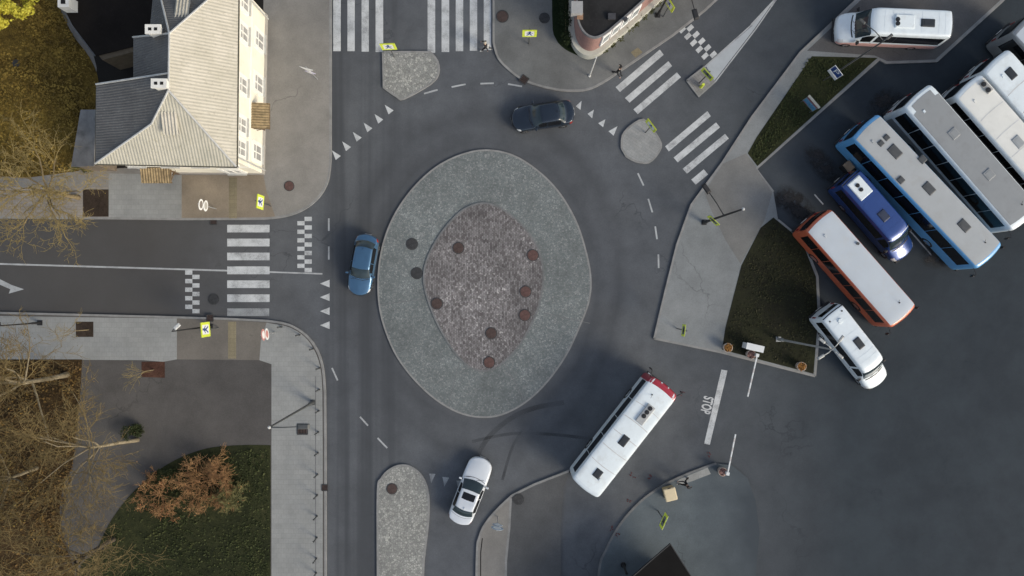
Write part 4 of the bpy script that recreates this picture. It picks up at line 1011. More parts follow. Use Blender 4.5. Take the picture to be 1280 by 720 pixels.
acunit(b4, 1232.4, 108.7, 3.35, .95, .48, mat('fan_tray', (.36, .36, .35), .6, var=.15), ((1229.7, 105.2), (1235.2, 112.4)), .17, .12); hatch(b4, 1272.7, 177.5, 3.35, .9, .62, mat('pale_hatch', (.33, .35, .36), .5, var=.1))
b5, lf = bus('white bus with one dark roof hatch near its rear at the yard edge', 1312, 150, 3.2, -48.8, 11.0, 2.45, 3.2, M_WHITEP, M_WHITEROOF, panes=6, group=GB, sill=1.45)
hatch(b5, 1263.7, 92, 3.2, .85, .58)
b6, lf = bus('white topped bus of which only a dark rear corner shows at the picture edge', 1349, 101, 3.3, -48.8, 11.0, 2.5, 3.3, M_SILVER, M_PALE, panes=6, group=GB)
b7, lf = bus('orange bus with a plain pale grey roof next to the blue van', 1077.5, 335.5, 3.0, -48.6, 9.0, 2.4, 3.0, M_ORANGE, M_PALE, panes=7, group=GB, sill=1.35, roof_u=(1.55, 5.5))
v_ = MB(); v_.cyl((0, 0, 0), .10, .12, 12); c = local(b7, 1072, 304.5, 3.0); v_.build('roof_vent', M_GREYHATCH, b7, loc=(c.x, c.y, 3.03))

def van(label, px, py, zc, ang, L, W, H, paint, roofm=None, group=None, stripe=None, name='minibus', tall=True, cat='minibus'):
    o = thing(name, label, cat, P2(px, py, zc) + (.003,), RAD(ang), group)
    f, w = L / 2, W / 2
    def hd(k, zl, zs, zh): return [(0, zl), (.9 * w * k, zl), (w * k, zl + .2), (w * k * .99, zs), (w * k * .95, zs + (zh - zs) * .5), (w * k * .84, zh - .03), (w * k * .66, zh), (w * k * .40, zh + .02), (0, zh + .03)]
    def cb(k, zr, kr=1.0, zl=.26): return [(0, zl), (.92 * w * k, zl), (w * k, zl + .2), (w * k, 1.05), (w * k * .985, 1.22), (w * k * .90 * kr, zr - .36), (w * k * .86 * kr, zr - .14), (w * k * .74 * kr, zr - .03), (0, zr)]
    st = [(f, hd(.74, .40, .60, .80)), (f - .07, hd(.88, .30, .68, .93)), (f - .30, hd(.96, .26, .80, 1.06)), (f - .62, hd(.99, .26, .92, 1.18)), (f - .95, hd(1.0, .26, 1.0, 1.30)),
          (f - 1.75, cb(1, H - .16, .96)), (f - 2.3, cb(1, H - .02)), (0, cb(1, H)), (-f + .9, cb(1, H)), (-f + .22, cb(.99, H - .03)), (-f + .05, cb(.96, H - .12, .98, .32)), (-f, cb(.93, H - .22, .97, .36))]
    lf = Loft(st, .26, .35); T = lf.T
    lf.body('body', paint, o, 4, 4)
    lf.patch('windscreen', 4.10, 4.93, 5.2, T - 5.2, .008, M_CARGLASS, o, 8, 12)
    for a, b in ((4.08, 4.92), (T - 4.92, T - 4.08)):
        lf.patch('side_window', 4.55, 5.72, a, b, .008, M_SIDEGLASS, o, 6, 4)
        lf.patch('side_window', 6.02, 7.03, a, b, .008, M_SIDEGLASS, o, 6, 4)
        lf.patch('side_window', 7.037, 8.08, a, b, .008, M_SIDEGLASS, o, 6, 4)
        lf.patch('side_window', 8.09, 8.82, a, b, .008, M_SIDEGLASS, o, 4, 4)
        lf.patch('door_handle', 5.8, 5.9, 3.3 if a < 8 else T - 3.45, 3.45 if a < 8 else T - 3.3, .025, M_BLACKP, o, 2, 2)
        if stripe:
            q = (1.3, 2.9) if a < 8 else (T - 2.9, T - 1.3); lf.patch('side_stripe', .5, 9.4, q[0], q[1], .005, stripe, o, 24, 3)
    for a, b in ((2.7, 4.9), (T - 4.9, T - 2.7)): lf.patch('headlight', .6, 2.1, a, b, .006, M_LAMPW, o, 5, 5)
    if roofm: lf.patch('roof_panel', 6.0, 8.9, 7.1, T - 7.1, .010, roofm, o, 8, 6)
    lf.patch('bonnet_vent', 3.80, 3.98, 5.6, T - 5.6, .005, M_BLACKP, o, 2, 8)
    for u in (6.3, 6.7, 7.1, 7.5, 7.9, 8.3): lf.patch('roof_rib', u, u + .03, 7.15, T - 7.15, .007, paint, o, 1, 6)
    for y in (-w * .82, w * .82): boxpart('taillight', (-f + .055, y, 1.1), (.06, .12, .5), M_LAMPR, o)
    boxpart('rear_window', (-f + .012, 0, H - .66), (.05, w * 1.42, .60), M_SIDEGLASS, o)
    lf.patch('rear_glass', 9.35, 9.75, 6.3, T - 6.3, .008, M_SIDEGLASS, o, 3, 8)
    boxpart('bumper', (-f + .02, 0, .45), (.16, W * .9, .2), M_BLACKP, o); boxpart('bumper', (f - .03, 0, .40), (.14, W * .74, .18), M_BLACKP, o)
    boxpart('number_plate', (-f - .06, 0, .46), (.02, .5, .11), M_PLATE, o, bevel=0)
    mirrors(o, f - 1.35, w * .98, 1.35, M_BLACKP, (.14, .22, .30))
    for x in (f - .95, -f + L * .24):
        for sg in (1, -1): wheel(o, x, sg * (w - .11), .35, .23)
    for uy in (-.35, .3):
        mb = MB(); mb.tube([(f - .98, uy, 1.36), (f - 1.14, uy + .42, 1.53)], .013, 5); mb.build('wiper', M_BLACKP, o)
    return o, lf
M_VANBLUE = mat('royal_blue_paint', (.018, .060, .235), .28, .25, var=.06, coat=.9)
M_STRIPE = mat('salmon_stripe', (.66, .38, .34), .4, var=.06, coat=.3)
v1, lf = van('white minibus with a salmon red lower stripe parked on the pavement', 1114, 34.5, 1.35, 177.4, 7.35, 2.12, 2.65, M_WHITEP, stripe=M_STRIPE)
acunit(v1, 1131, 27, 2.65, 1.35, .95, M_WHITEROOF, ((1122.4, 24), (1122.4, 29.3)), .15, .12); hatch(v1, 1160, 28.7, 2.65, 1.0, .58)
v2, lf = van('white minibus with a dark roof hatch parked at the worn verge', 1067, 434.5, 1.35, -51.8, 6.65, 2.0, 2.6, M_WHITEP)
hatch(v2, 1073.7, 429, 2.6, .85, .52)
mb = MB(); mb.cyl((0, 0, 0), .20, .10, 20, .15); c = local(v2, 1050.4, 401, 2.6); mb.build('roof_vent', M_WHITEROOF, v2, loc=(c.x, c.y, 2.63))
for q in ((1037.5, 402), (1052.5, 388.7)):
    mb = MB(); mb.cyl((0, 0, 0), .06, .06, 10); c = local(v2, q[0], q[1], 2.6); mb.build('roof_plug', M_BLACKP, v2, loc=(c.x, c.y, 2.56))
v3, lf = van('royal blue minibus with a white fan unit between orange bus and blue coach', 1095.5, 271.5, 1.35, -48.7, 7.1, 2.0, 2.55, M_VANBLUE)
acunit(v3, 1075, 235, 2.55, 1.5, 1.08, M_WHITEROOF, ((1072, 231.8), (1076.5, 237)), .14, .12); hatch(v3, 1104.5, 269.5, 2.55, .82, .62, mat('blue_hatch', (.022, .034, .07), .5, var=.2))
lf.patch('visor_strip', 5.12, 5.2, 5.4, lf.T - 5.4, .012, M_WHITEP, v3, 2, 8)

# ------------------------------------------------------------------ street lamps
M_POLE = mat('lamp_pole_grey', (.10, .105, .105), .55, .4, var=.15)
M_POLED = mat('dark_pole', (.028, .028, .030), .6, .3, var=.2)
M_POLEL = mat('galvanised_pole', (.36, .37, .37), .5, .4, var=.12)
M_LED = mat('lamp_lens', (.55, .56, .55), .3, var=.05)
def lamp(label, base, h, arms, m, head=(.62, .24, .10), r=.075, z0=ZP, headm=None, top=None):
    p = P(*base, z0); o = thing('street_lamp', label, 'street lamp', p)
    mb = MB(); mb.tube([(0, 0, 0), (0, 0, .9), (0, 0, .95), (0, 0, h - z0)], [r * 1.5, r * 1.45, r, r * .62], 12); mb.build('pole', m, o, False)
    mb = MB(); mb.box((0, 0, .02), (.36, .36, .04)); mb.build('base_plate', m, o)
    for (ax, ay, az0, az1) in arms:
        t = P(ax, ay, az1) - p; s_ = Vector((0, 0, az0 - z0)); dirv = Vector((t.x, t.y, 0)).normalized()
        mid = s_.lerp(t, .5) + Vector((0, 0, .12))
        mb = MB(); mb.tube([s_, mid, t], [r * .5, r * .42, r * .38], 8); ao = mb.build('arm', m, o)
        ang = math.atan2(dirv.y, dirv.x)
        M = Matrix.Translation(t + dirv * head[0] * .4) @ Matrix.Rotation(ang, 4, 'Z')
        mb = MB(); mb.box((0, 0, 0), head, M=M, taper=.72); hb = mb.build('lamp_head', headm or m, ao, bevel=.03)
        mb = MB(); mb.box((0, 0, -head[2] / 2 - .01), (head[0] * .7, head[1] * .7, .02), M=M); mb.build('lens', M_LED, hb)
    if top:
        mb = MB(); mb.cyl((0, 0, h - z0 + .05), .10, .14, 12, .05); mb.build('pole_cap', top, o)
    return o
lamp('tall dark street lamp leaning over the pale pavement of the warm corner by the zebra', (880, 278), 9.3, [(886.5, 240.5, 5.2, 5.4)], M_POLED, (.75, .34, .14), .085, top=M_LED, headm=M_POLED)
lamp('dark street lamp with one arm beside the western railing posts', (391, 503), 9.8, [(372, 533.5, 9.75, 9.85)], M_POLE, (.80, .34, .12), .085, top=M_LED)
lamp('grey street lamp with four crossed arms by the white minibus at the verge', (973, 424), 9.2, [(1049, 427, 9.1, 9.3), (1030, 444, 9.1, 9.3), (1031, 428.5, 9.1, 9.3), (1047, 442, 9.1, 9.3)], M_POLEL, (.50, .20, .09), .08)
lamp('grey street lamp standing in the triangular verge with an arm over the white minibus', (1041, 93.5), 7.6, [(1081, 29, 7.5, 7.7), (1109, 48, 7.5, 7.6)], M_POLE, (.50, .2, .09), .07)
lamp('slim dark lamp post with a pale head beside the lower zebra sign', (263, 408), 6.2, [(218, 411, 6.1, 6.25)], M_POLED, (.5, .26, .09), .06, headm=M_LED)
lamp('slim dark lamp post on the western pavement at the picture edge', (50, 403.5), 6.2, [(-8, 406, 6.1, 6.2)], M_POLED, (.5, .26, .09), .055, top=M_LED)
lamp('dark street lamp with a black head over the slanted zebra checker strip', (822, 19), 8.0, [(868, 12, 7.9, 8.1)], M_POLED, (.70, .36, .14), .07, headm=M_POLED)
def plain_pole(label, base, h, m, r=.045, z0=ZP, name='sign_post', cat='post'):
    o = thing(name, label, cat, P(*base, z0)); mb = MB(); mb.tube([(0, 0, 0), (0, 0, h)], [r, r * .8], 10); mb.build('post', m, o)
    mb = MB(); mb.cyl((0, 0, h + .02), r * 1.1, .05, 10); mb.build('cap', m, o); mb = MB(); mb.cyl((0, 0, .03), r * 2.2, .06, 12); mb.build('foot', m, o); return o
plain_pole('thin white post in front of the rounded building corner', (737, 95), 4.3, mat('white_post', (.62, .62, .60), .6, var=.1))
plain_pole('short dark post at the bottom edge west of the black kiosk roof', (779, 706), 1.6, M_POLED, .09)

# ------------------------------------------------------------------ signs
M_YEL = mat('signal_yellow', (.62, .72, .06), .5, var=.06); M_YELD = mat('signal_yellow_edge', (.34, .38, .04), .6, var=.1)
M_SWHITE = mat('sign_white', (.74, .75, .74), .5, var=.05); M_SBLUE = mat('sign_blue', (.02, .06, .22), .5, var=.06)
M_SGREY = mat('sign_back_grey', (.24, .26, .25), .6, .3, var=.1); M_SRED = mat('sign_red', (.50, .06, .05), .5, var=.06)
M_SPINK = mat('faded_red', (.52, .24, .22), .5, var=.08)
M_SBLACK = mat('sign_black', (.015, .015, .016), .6, var=.1)
GS = 'yellow framed pedestrian crossing signs'
def walker(M):
    """striding pictogram in the board plane (local y, z), x outwards"""
    mb = MB()
    mb.cyl((.0, .02, .27), .055, .012, 14, axis='x')
    def bar(a, b, w): mb.add([Vector((s_, y, z)) for s_ in (-.006, .006) for y, z in ((a[0] - w, a[1]), (a[0] + w, a[1]), (b[0] + w, b[1]), (b[0] - w, b[1]))], [(0, 1, 2, 3), (7, 6, 5, 4), (0, 4, 5, 1), (1, 5, 6, 2), (2, 6, 7, 3), (3, 7, 4, 0)])
    bar((0, .20), (0, -.02), .055); bar((.0, -.02), (.13, -.30), .035); bar((-.01, -.02), (-.14, -.28), .035); bar((.03, .18), (.16, .0), .028); bar((-.03, .18), (-.15, .02), .028)
    mb.xform(M); return mb
def zsign(label, px, py, yaw, w, h, zc=2.6, face=True, z0=ZP):
    p = P(px, py, zc); o = thing('crossing_sign', label, 'road sign', (p.x, p.y, z0), RAD(yaw), GS)
    mb = MB(); mb.tube([(-.07, 0, 0), (-.07, 0, zc + h / 2 + .05 - z0)], .04, 10); mb.build('post', M_POLE, o)
    bz = zc - z0; fw = min(w, h) * .17
    mb = MB(); mb.box((0, 0, bz), (.04, w, h)); bo = mb.build('board', M_YELD if face else M_SGREY, o)
    mb = MB()
    for cy, cz, sy, sz in ((0, h / 2 - fw / 2, w, fw), (0, -h / 2 + fw / 2, w, fw), (w / 2 - fw / 2, 0, fw, h - 2 * fw), (-w / 2 + fw / 2, 0, fw, h - 2 * fw)): mb.box((.028, cy, bz + cz), (.026, sy, sz))
    mb.build('yellow_frame', M_YEL, bo)
    mb = MB(); mb.box((.024, 0, bz), (.014, w - 2 * fw, h - 2 * fw)); mb.build('panel', M_SWHITE if face else mat('sign_dull', (.14, .16, .15), .6, var=.15), bo)
    s_ = (h - 2 * fw) / .75
    wk = walker(Matrix.Translation((.036, 0, bz + .02)) @ Matrix.Diagonal((1, s_ * 1.0, s_, 1))); wk.build('walking_figure', M_SBLUE if face else M_SBLACK, bo)
    mb = MB()
    for sz in (-.3, .3): mb.box((-.07, 0, bz + sz * h), (.10, .12, .04))
    mb.build('clamp', M_POLE, bo)
zsign('yellow framed crossing sign at the edge of the top cobbled splitter island', 485.5, 58, -88, 1.02, 1.25, z0=.11)
zsign('yellow framed crossing sign on the pavement between two manhole covers', 662, 41.5, -90, .98, 1.30)
zsign('yellow framed crossing sign beside the pavement edge at the top near the dark lamp', 837, 5, -148, 1.0, .95)
zsign('yellow framed crossing sign at the blunt end of the white painted wedge', 884.5, 92.5, -137, 1.0, .78, face=False, z0=.11)
zsign('yellow framed crossing sign on the rounded refuge between the slanted zebras', 814, 157, -143, .98, .95, z0=.11)
zsign('yellow framed crossing sign on the tall dark lamp near the small zebra stripe', 892, 275.5, -134, .92, .85, face=False)
zsign('pale yellow framed crossing sign at the pavement corner above the stop line', 855, 413, 173, .82, .95, face=False)
zsign('yellow framed crossing sign beside the cream box near the black kiosk roof', 830, 651.5, 156, 1.0, 1.0, face=False, z0=.10)
zsign('yellow framed crossing sign under the south east corner of the cream house', 325, 252.5, -5, .95, 1.35)
zsign('yellow framed crossing sign at the park end of the western zebra', 256.5, 412, 4, 1.0, 1.45)
mb = MB(); mb.cyl((P(878, 107, .5).x, P(878, 107, .5).y, .45), .10, .75, 14); tag(mb.build('bollard', M_YEL), 'small yellow bollard on the square refuge beside the wedge sign', 'bollard')
def disc_sign(label, base, discs, yaw, h, tri=False, z0=ZP):
    """post with round (or triangular) plates; discs = (z, radius, ring material, centre material, shape)"""
    o = thing('road_sign', label, 'road sign', P(*base, z0), RAD(yaw))
    mb = MB(); mb.tube([(-.06, 0, 0), (-.06, 0, h)], .035, 10); mb.build('post', M_POLEL, o)
    for z, r, m1, m2, n, ya in discs:
        R = Matrix.Translation((0, 0, z)) @ Matrix.Rotation(RAD(ya), 4, 'Z')
        def plate(rr, x, t_):
            q = MB(); vs = []
            for xx in (x, x + t_):
                for k in range(n): a = math.pi / 2 + math.pi * (1 if n == 3 else 0) + 2 * math.pi * k / n; vs.append((xx, rr * math.cos(a), rr * math.sin(a)))
            q.add(vs, [tuple(range(n)), tuple(reversed(range(n, 2 * n)))] + [(k, n + k, n + (k + 1) % n, (k + 1) % n) for k in range(n)]); q.xform(R); return q
        pl = plate(r, -.01, .02).build('plate', m1, o); plate(r * .66, .011, .008).build('plate_centre', m2, pl); plate(r * .98, -.018, .007).build('plate_back', M_SGREY, pl)
        c_ = MB(); c_.box((-.045, 0, 0), (.07, .10, .05), M=R); c_.build('clamp', M_POLEL, pl)
disc_sign('post with two pale round signs on the pavement below the house', (271, 261), [(2.75, .38, M_SWHITE, mat('disc_centre_tan', (.20, .18, .16), .6, var=.1), 24, 0), (1.95, .38, M_SWHITE, mat('disc_centre_pale', (.40, .39, .36), .6, var=.1), 24, 0)], -4, 3.1)
disc_sign('post with two red ringed round signs at the park corner of the zebra', (345, 415.5), [(2.75, .40, M_SPINK, M_SWHITE, 24, 0), (2.0, .40, M_SWHITE, M_SPINK, 24, 0)], 6, 3.1)
disc_sign('post with a white triangular sign and a lilac plate east of the house', (396.5, 100), [(2.6, .55, M_SWHITE, M_SWHITE, 3, 0), (1.9, .40, mat('lilac_plate', (.45, .43, .58), .5, var=.06), M_SWHITE, 4, 0)], -105, 3.0)
disc_sign('post with pale blue signs on the narrow pavement tongue', (622.5, 645), [(2.7, .42, mat('pale_blue_plate', (.34, .42, .50), .5, var=.06), M_SWHITE, 24, 0), (2.0, .38, mat('pale_blue_plate_b', (.30, .37, .44), .5, var=.06), M_SWHITE, 4, 0)], 80, 3.1, z0=ZP)
# parking sign on the verge
p = P(1044, 91, 2.2); ps = thing('parking_sign', 'blue and white parking sign in the dark triangular verge', 'road sign', (p.x, p.y, ZP), RAD(-143))
mb = MB(); mb.tube([(-.06, 0, 0), (-.06, 0, 2.7)], .04, 10); mb.build('post', M_POLE, ps)
mb = MB(); mb.box((0, 0, 2.28), (.03, .86, .86)); bo = mb.build('board', M_SWHITE, ps)
mb = MB(); mb.box((.018, 0, 2.28), (.014, .76, .76)); mb.build('blue_field', M_SBLUE, bo)
text_mesh('P', .85, M_SWHITE, bo, 'letter', Matrix.Translation((.029, 0, 2.28)) @ Matrix.Rotation(math.pi / 2, 4, 'Z') @ Matrix.Rotation(math.pi / 2, 4, 'X'), .003)
mb = MB(); mb.box((0, 0, 1.60), (.03, .86, .36)); mb.build('lower_plate', M_SWHITE, ps)
# blue information board
p = P(1005, 135, 0); ib = thing('information_board', 'blue information board with a red top stripe standing in the grass verge', 'information board', (p.x, p.y, ZP), RAD(-139)); ib.scale = (.8, .8, .8)
mb = MB()
for y in (-.6, .6): mb.box((-.05, y, 1.0), (.08, .08, 2.0))
mb.build('posts', M_POLE, ib)
mb = MB(); mb.box((0, 0, 1.35), (.06, 1.35, 1.35)); bo = mb.build('board', M_SGREY, ib)
mb = MB(); mb.box((.036, 0, 1.22), (.012, 1.25, .72)); mb.build('blue_panel', mat('poster_blue', (.09, .27, .46), .5, var=.55, scale=6), bo)
mb = MB(); mb.box((.036, 0, 1.80), (.012, 1.25, .22)); mb.build('red_stripe', mat('poster_pink', (.24, .10, .12), .5, var=.35, scale=5), bo)
mb = MB(); mb.box((.034, -.32, .80), (.012, .5, .14)); mb.build('red_patch', mat('poster_red', (.30, .08, .08), .5, var=.4, scale=6), bo)
mb = MB(); mb.box((-.02, 0, 2.06), (.22, 1.45, .05)); mb.build('top_rail', M_SGREY, ib)

# ------------------------------------------------------------------ barriers, planters, boxes, bollards
M_TERRA = mat('terracotta_pot', (.42, .36, .31), .85, var=.15, dirt=((.25, .2, .17), .6))
M_DRYP = leafmat('dry_orange_plant', [(.12, .05, .015), (.30, .14, .035), (.45, .24, .08)], 6)
def planter(label, px, py, d=.66, h=.62, pale=False, z0=ZP):
    p = P(px, py, h); o = thing('planter', label, 'planter', (p.x, p.y, z0 + .012), 0, 'round planters by the yard barrier')
    mb = MB(); n = 24; prof = [(d * .36, 0), (d * .47, h * .8), (d * .5, h * .82), (d * .5, h), (d * .43, h), (d * .42, h - .08)]
    vs = []; fs = []
    for i in range(n):
        a = 2 * math.pi * i / n
        for r, z in prof: vs.append((r * math.cos(a), r * math.sin(a), z))
    for i in range(n):
        for k in range(5): fs.append((6 * i + k, 6 * ((i + 1) % n) + k, 6 * ((i + 1) % n) + k + 1, 6 * i + k + 1))
    mb.add(vs, fs); mb.build('pot', M_TERRA, o, True)
    mb = MB(); mb.cyl((0, 0, h - .09), d * .42, .02, 20); mb.build('soil', M_SOIL, o)
    rnd = random.Random(px); mb = MB()
    for k in range(150):
        a = rnd.uniform(0, 6.28); rr = d * .46 * math.sqrt(rnd.random()); q = Vector((rr * math.cos(a), rr * math.sin(a), h + rnd.uniform(-.07, .14 - rr * .2))); s_ = rnd.uniform(.03, .075)
        u = Vector((rnd.uniform(-1, 1), rnd.uniform(-1, 1), rnd.uniform(-.5, .5))).normalized() * s_; v = u.cross(Vector((rnd.uniform(-.4, .4), rnd.uniform(-.4, .4), 1))).normalized() * s_ * .5
        mb.add([q - u, q + v, q + u, q - v], [(0, 1, 2, 3)])
    mb.build('plant', M_DRYP if not pale else leafmat('dry_pink_plant', [(.16, .07, .06), (.30, .17, .15), (.45, .32, .28)], 6), o)
planter('round pot of dry orange plants at the pavement end of the verge', 909.5, 434.5)
planter('round pot with a pinkish plant tucked under the white barrier cabinet', 938.5, 443, .64, .62, True)
planter('round pot of dry orange plants alone in the far corner of the verge', 1001.5, 458)
planter('round pot with a pinkish plant at the foot of the lower barrier', 903, 589.5, .62, .6, True, .10)
M_BARW = mat('barrier_white', (.68, .70, .70), .45, var=.05)
def barrier(label, post, tip, zb, cab=None, z0=ZP):
    p = P(post[0], post[1], zb); t = P(tip[0], tip[1], zb); o = thing('boom_barrier', label, 'barrier', (p.x, p.y, z0))
    d = Vector((t.x - p.x, t.y - p.y, 0))
    mb = MB(); mb.box((0, 0, (zb - z0) / 2 + .05), (.22, .22, zb - z0 + .1), math.atan2(d.y, d.x)); mb.build('post', M_BARW, o)
    a = d.normalized(); mb = MB(); c = a * .1 + d * .5; mb.box((c.x, c.y, zb - z0), (d.length, .085, .10), math.atan2(d.y, d.x)); bo = mb.build('boom', M_BARW, o)
    mb = MB()
    for k in (.35, .6, .85): c2 = a * .1 + d * k; mb.box((c2.x, c2.y, zb - z0), (.30, .091, .106), math.atan2(d.y, d.x))
    mb.build('reflector', mat('reflector_grey', (.50, .48, .47), .5, var=.1), bo)
    if cab:
        c = P(cab[0], cab[1], 1.15) - p; rz = cab[2]
        mb = MB(); mb.box((c.x, c.y, .56), (1.18, .40, 1.10), rz); co = mb.build('cabinet', M_BARW, o, bevel=.03)
        mb = MB(); mb.box((c.x, c.y, 1.13), (1.24, .46, .05), rz); mb.build('lid', M_BARW, co)
        mb = MB(); n_ = Vector((math.sin(rz), -math.cos(rz), 0)) * .205; mb.box((c.x + n_.x, c.y + n_.y, .6), (.9, .012, .8), rz); mb.build('door', mat('barrier_door', (.55, .57, .57), .45, var=.05), co)
barrier('white boom barrier with a white cabinet in the verge above the entrance', (946.5, 444), (935, 494), 1.0, (943.5, 434.5, RAD(-13)))
barrier('white boom barrier of the lower entrance side beside a planter', (909.5, 592), (919, 544.5), 1.0, None, .10)
p = P(838, 618, .85); bx = thing('storage_box', 'cream coloured box with rounded lid beside the curved pavement kerb', 'box', (p.x, p.y, .105), RAD(14))
mb = MB(); mb.box((0, 0, .35), (.78, .84, .70)); mb.build('body', mat('box_tan', (.42, .33, .19), .7, var=.12), bx, bevel=.05)
mb = MB(); mb.box((0, 0, .76), (.86, .92, .14)); lo = mb.build('lid', mat('box_cream', (.66, .56, .37), .6, var=.08, dirt=((.5, .4, .25), .5)), bx, bevel=.08)
mb = MB(); mb.box((0, .455, .80), (.22, .06, .06)); mb.build('handle', M_POLED, lo)
p = P(1060.5, 208, .8); bn = thing('waste_bin', 'small dark bin with a tan lid behind the blue minibus', 'bin', (p.x, p.y, .003), RAD(40))
mb = MB(); mb.box((0, 0, .42), (.50, .60, .80), taper=1.1); mb.build('body', M_BLACKP, bn, bevel=.03)
mb = MB(); mb.box((0, 0, .86), (.58, .68, .07)); lo = mb.build('lid', mat('tan_lid', (.19, .15, .11), .7, var=.2), bn, bevel=.02)
mb = MB(); mb.box((0, .36, .84), (.3, .05, .05)); mb.build('handle', M_BLACKP, lo)
M_BOLL = mat('bollard_grey', (.075, .08, .082), .6, .3, var=.2)
def bollard_src(loc):
    o = thing('bollard', None, 'bollard', loc, 0, 'dark bollards along the western pavement edge')
    mb = MB(); mb.tube([(0, 0, 0), (0, 0, .74), (0, 0, .76)], [.042, .042, .04], 12); mb.build('post', M_BOLL, o)
    mb = MB(); n = 12
    mb.tube([(0, 0, .76), (0, 0, .80), (0, 0, .88), (0, 0, .93), (0, 0, .95)], [.035, .06, .07, .045, .01], 12); mb.build('cap', M_BOLL, o, True)
    mb = MB(); mb.cyl((0, 0, .03), .07, .06, 14); mb.build('foot', M_BOLL, o); return o
bl = [((352, 408.5), 'dark bollard nearest the red ringed signs on the curved kerb'), ((374.5, 418.5), 'second dark bollard along the curved kerb from the red ringed signs'), ((391.5, 436), 'third dark bollard along the curved kerb from the red ringed signs'),
      ((399.5, 460), 'fourth dark bollard where the kerb curve ends'), ((399, 487), 'dark bollard just above the western street lamp'), ((398.5, 513.5), 'dark bollard just below the western street lamp foot'),
      ((398, 540), 'dark bollard beside the drain grating on the western pavement'), ((397.5, 566), 'dark bollard next below the drain grating'), ((397, 593), 'dark bollard just above the storm drain in the western kerb'),
      ((396.5, 619), 'dark bollard just below the storm drain in the western kerb'), ((396.2, 645), 'fourth dark bollard up from the bottom of the west row'), ((396, 672), 'third dark bollard up from the bottom of the west row'), ((395.6, 698), 'second dark bollard up from the bottom of the west row'), ((395.3, 716), 'lowest dark bollard of the west row')]
src = None
for (q, lab) in bl:
    v = P(q[0], q[1], ZP + .008)
    if src is None: src = bollard_src(v); o = src
    else: o = copy_tree(src); o.location = v
    o['label'] = lab

# ------------------------------------------------------------------ trees
def barkmat(name, c, c2):
    t = NT(name); v = t.pos(); a = t.noise(v, 2.5, 5, .7); b = t.noise(v, 14, 3, .6)
    col = t.mix(t.ramp(a, [(.3, 0.0), (.7, 1.0)]), c, c2); col = t.mix(.4, col, t.ramp(b, [(.3, .2), (.7, .8)]), 'OVERLAY')
    t.color(col); t.set(Roughness=.9); return t.m
def bare_tree(name, label, base, h, seed, bark, twig, lean=(0, 0), spread=1.0, fork=.35, limbs=6, r0=.16, z0=ZP, depth=4, sub=5, leaves=None, nleaf=0, leafs=.05, shrub=False, twr=.011, cat='tree', droop=0.0, group='bare trees along the park side'):
    rnd = random.Random(seed); o = thing(name, label, cat, P(*base, z0), 0, group)
    T_, C_, L_ = MB(), MB(), MB(); tips = []
    lean = Vector((lean[0], lean[1], 0))
    def rv(k=1.0): return Vector((rnd.gauss(0, k), rnd.gauss(0, k), rnd.gauss(0, k)))
    def branch(p, d, ln, r, lev, mbx):
        n = 4 if lev < 2 else 3; pts = [p]; q = p; dd = d.normalized()
        for i in range(n):
            dd = (dd + rv(.13 + .05 * lev) + Vector((0, 0, .05 if lev < 3 else -droop))).normalized(); q = q + dd * ln / n; pts.append(q)
        re = max(r * .45, twr * .7)
        rads = [r + (re - r) * i / n for i in range(n + 1)]
        mbx.tube(pts, rads, 6 if lev < 2 else (4 if lev < 3 else 3), cap=False)
        if lev >= depth:
            tips.append((pts[-1], dd)); tips.append((pts[-2], dd)); return
        k = sub + rnd.choice((-1, 0, 0, 1))
        for i in range(k):
            t = .25 + .75 * (i + rnd.random()) / k; idx = min(int(t * n), n - 1); fr = t * n - idx
            pp = pts[idx].lerp(pts[idx + 1], min(fr, 1)); side = rv().cross(dd).normalized()
            nd = (dd * .75 + side * rnd.uniform(.5, 1.0)).normalized()
            branch(pp, nd, ln * rnd.uniform(.42, .68), max((r + (re - r) * t) * .62, twr), lev + 1, C_)
        branch(pts[-1], (dd + rv(.2)), ln * .55, max(re * .95, twr), lev + 1, C_)
    if not shrub:
        n = 5; pts = [Vector((0, 0, -.05))]; d = (Vector((0, 0, 1)) + lean).normalized(); fh = h * fork
        for i in range(n): pts.append(pts[-1] + (d + rv(.04)).normalized() * fh / n)
        T_.tube(pts, [r0 * 1.45] + [r0 * (1.05 - .35 * i / n) for i in range(n)], 10)
        top = pts[-1]
        for i in range(limbs):
            a = 2 * math.pi * (i + rnd.uniform(-.3, .3)) / limbs; out = Vector((math.cos(a), math.sin(a), 0)) * spread
            dd = (out * rnd.uniform(.7, 1.1) + Vector((0, 0, rnd.uniform(.55, 1.0))) + lean * .8).normalized()
            st = pts[rnd.choice((-1, -1, -2))]
            branch(st, dd, h * rnd.uniform(.34, .48), r0 * .5, 1, T_)
        branch(top, (Vector((0, 0, 1)) + lean).normalized(), h * .4, r0 * .55, 1, T_)
    else:
        for i in range(limbs):
            a = 2 * math.pi * i / limbs + rnd.uniform(-.3, .3); out = Vector((math.cos(a), math.sin(a), 0)) * spread
            branch(Vector((math.cos(a) * .1, math.sin(a) * .1, -.03)), (out * rnd.uniform(.3, 1.1) + Vector((0, 0, 1)) + lean), h * rnd.uniform(.4, .6), r0, 1, T_)
    T_.build('trunk', bark, o, True); C_.build('crown', twig, o, True)
    if nleaf:
        for k in range(nleaf):
            p, d = rnd.choice(tips); q = p + rv(.10); s_ = leafs * rnd.uniform(.6, 1.5)
            u = rv().normalized() * s_; v = u.cross(rv()).normalized() * s_ * .6
            L_.add([q - u, q + v, q + u, q - v], [(0, 1, 2, 3)])
        L_.build('leaves', leaves, o)
    return o
B_TAN = barkmat('bark_tan', (.15, .115, .065), (.25, .195, .11)); T_GOLD = barkmat('twig_gold', (.19, .145, .055), (.33, .255, .10))
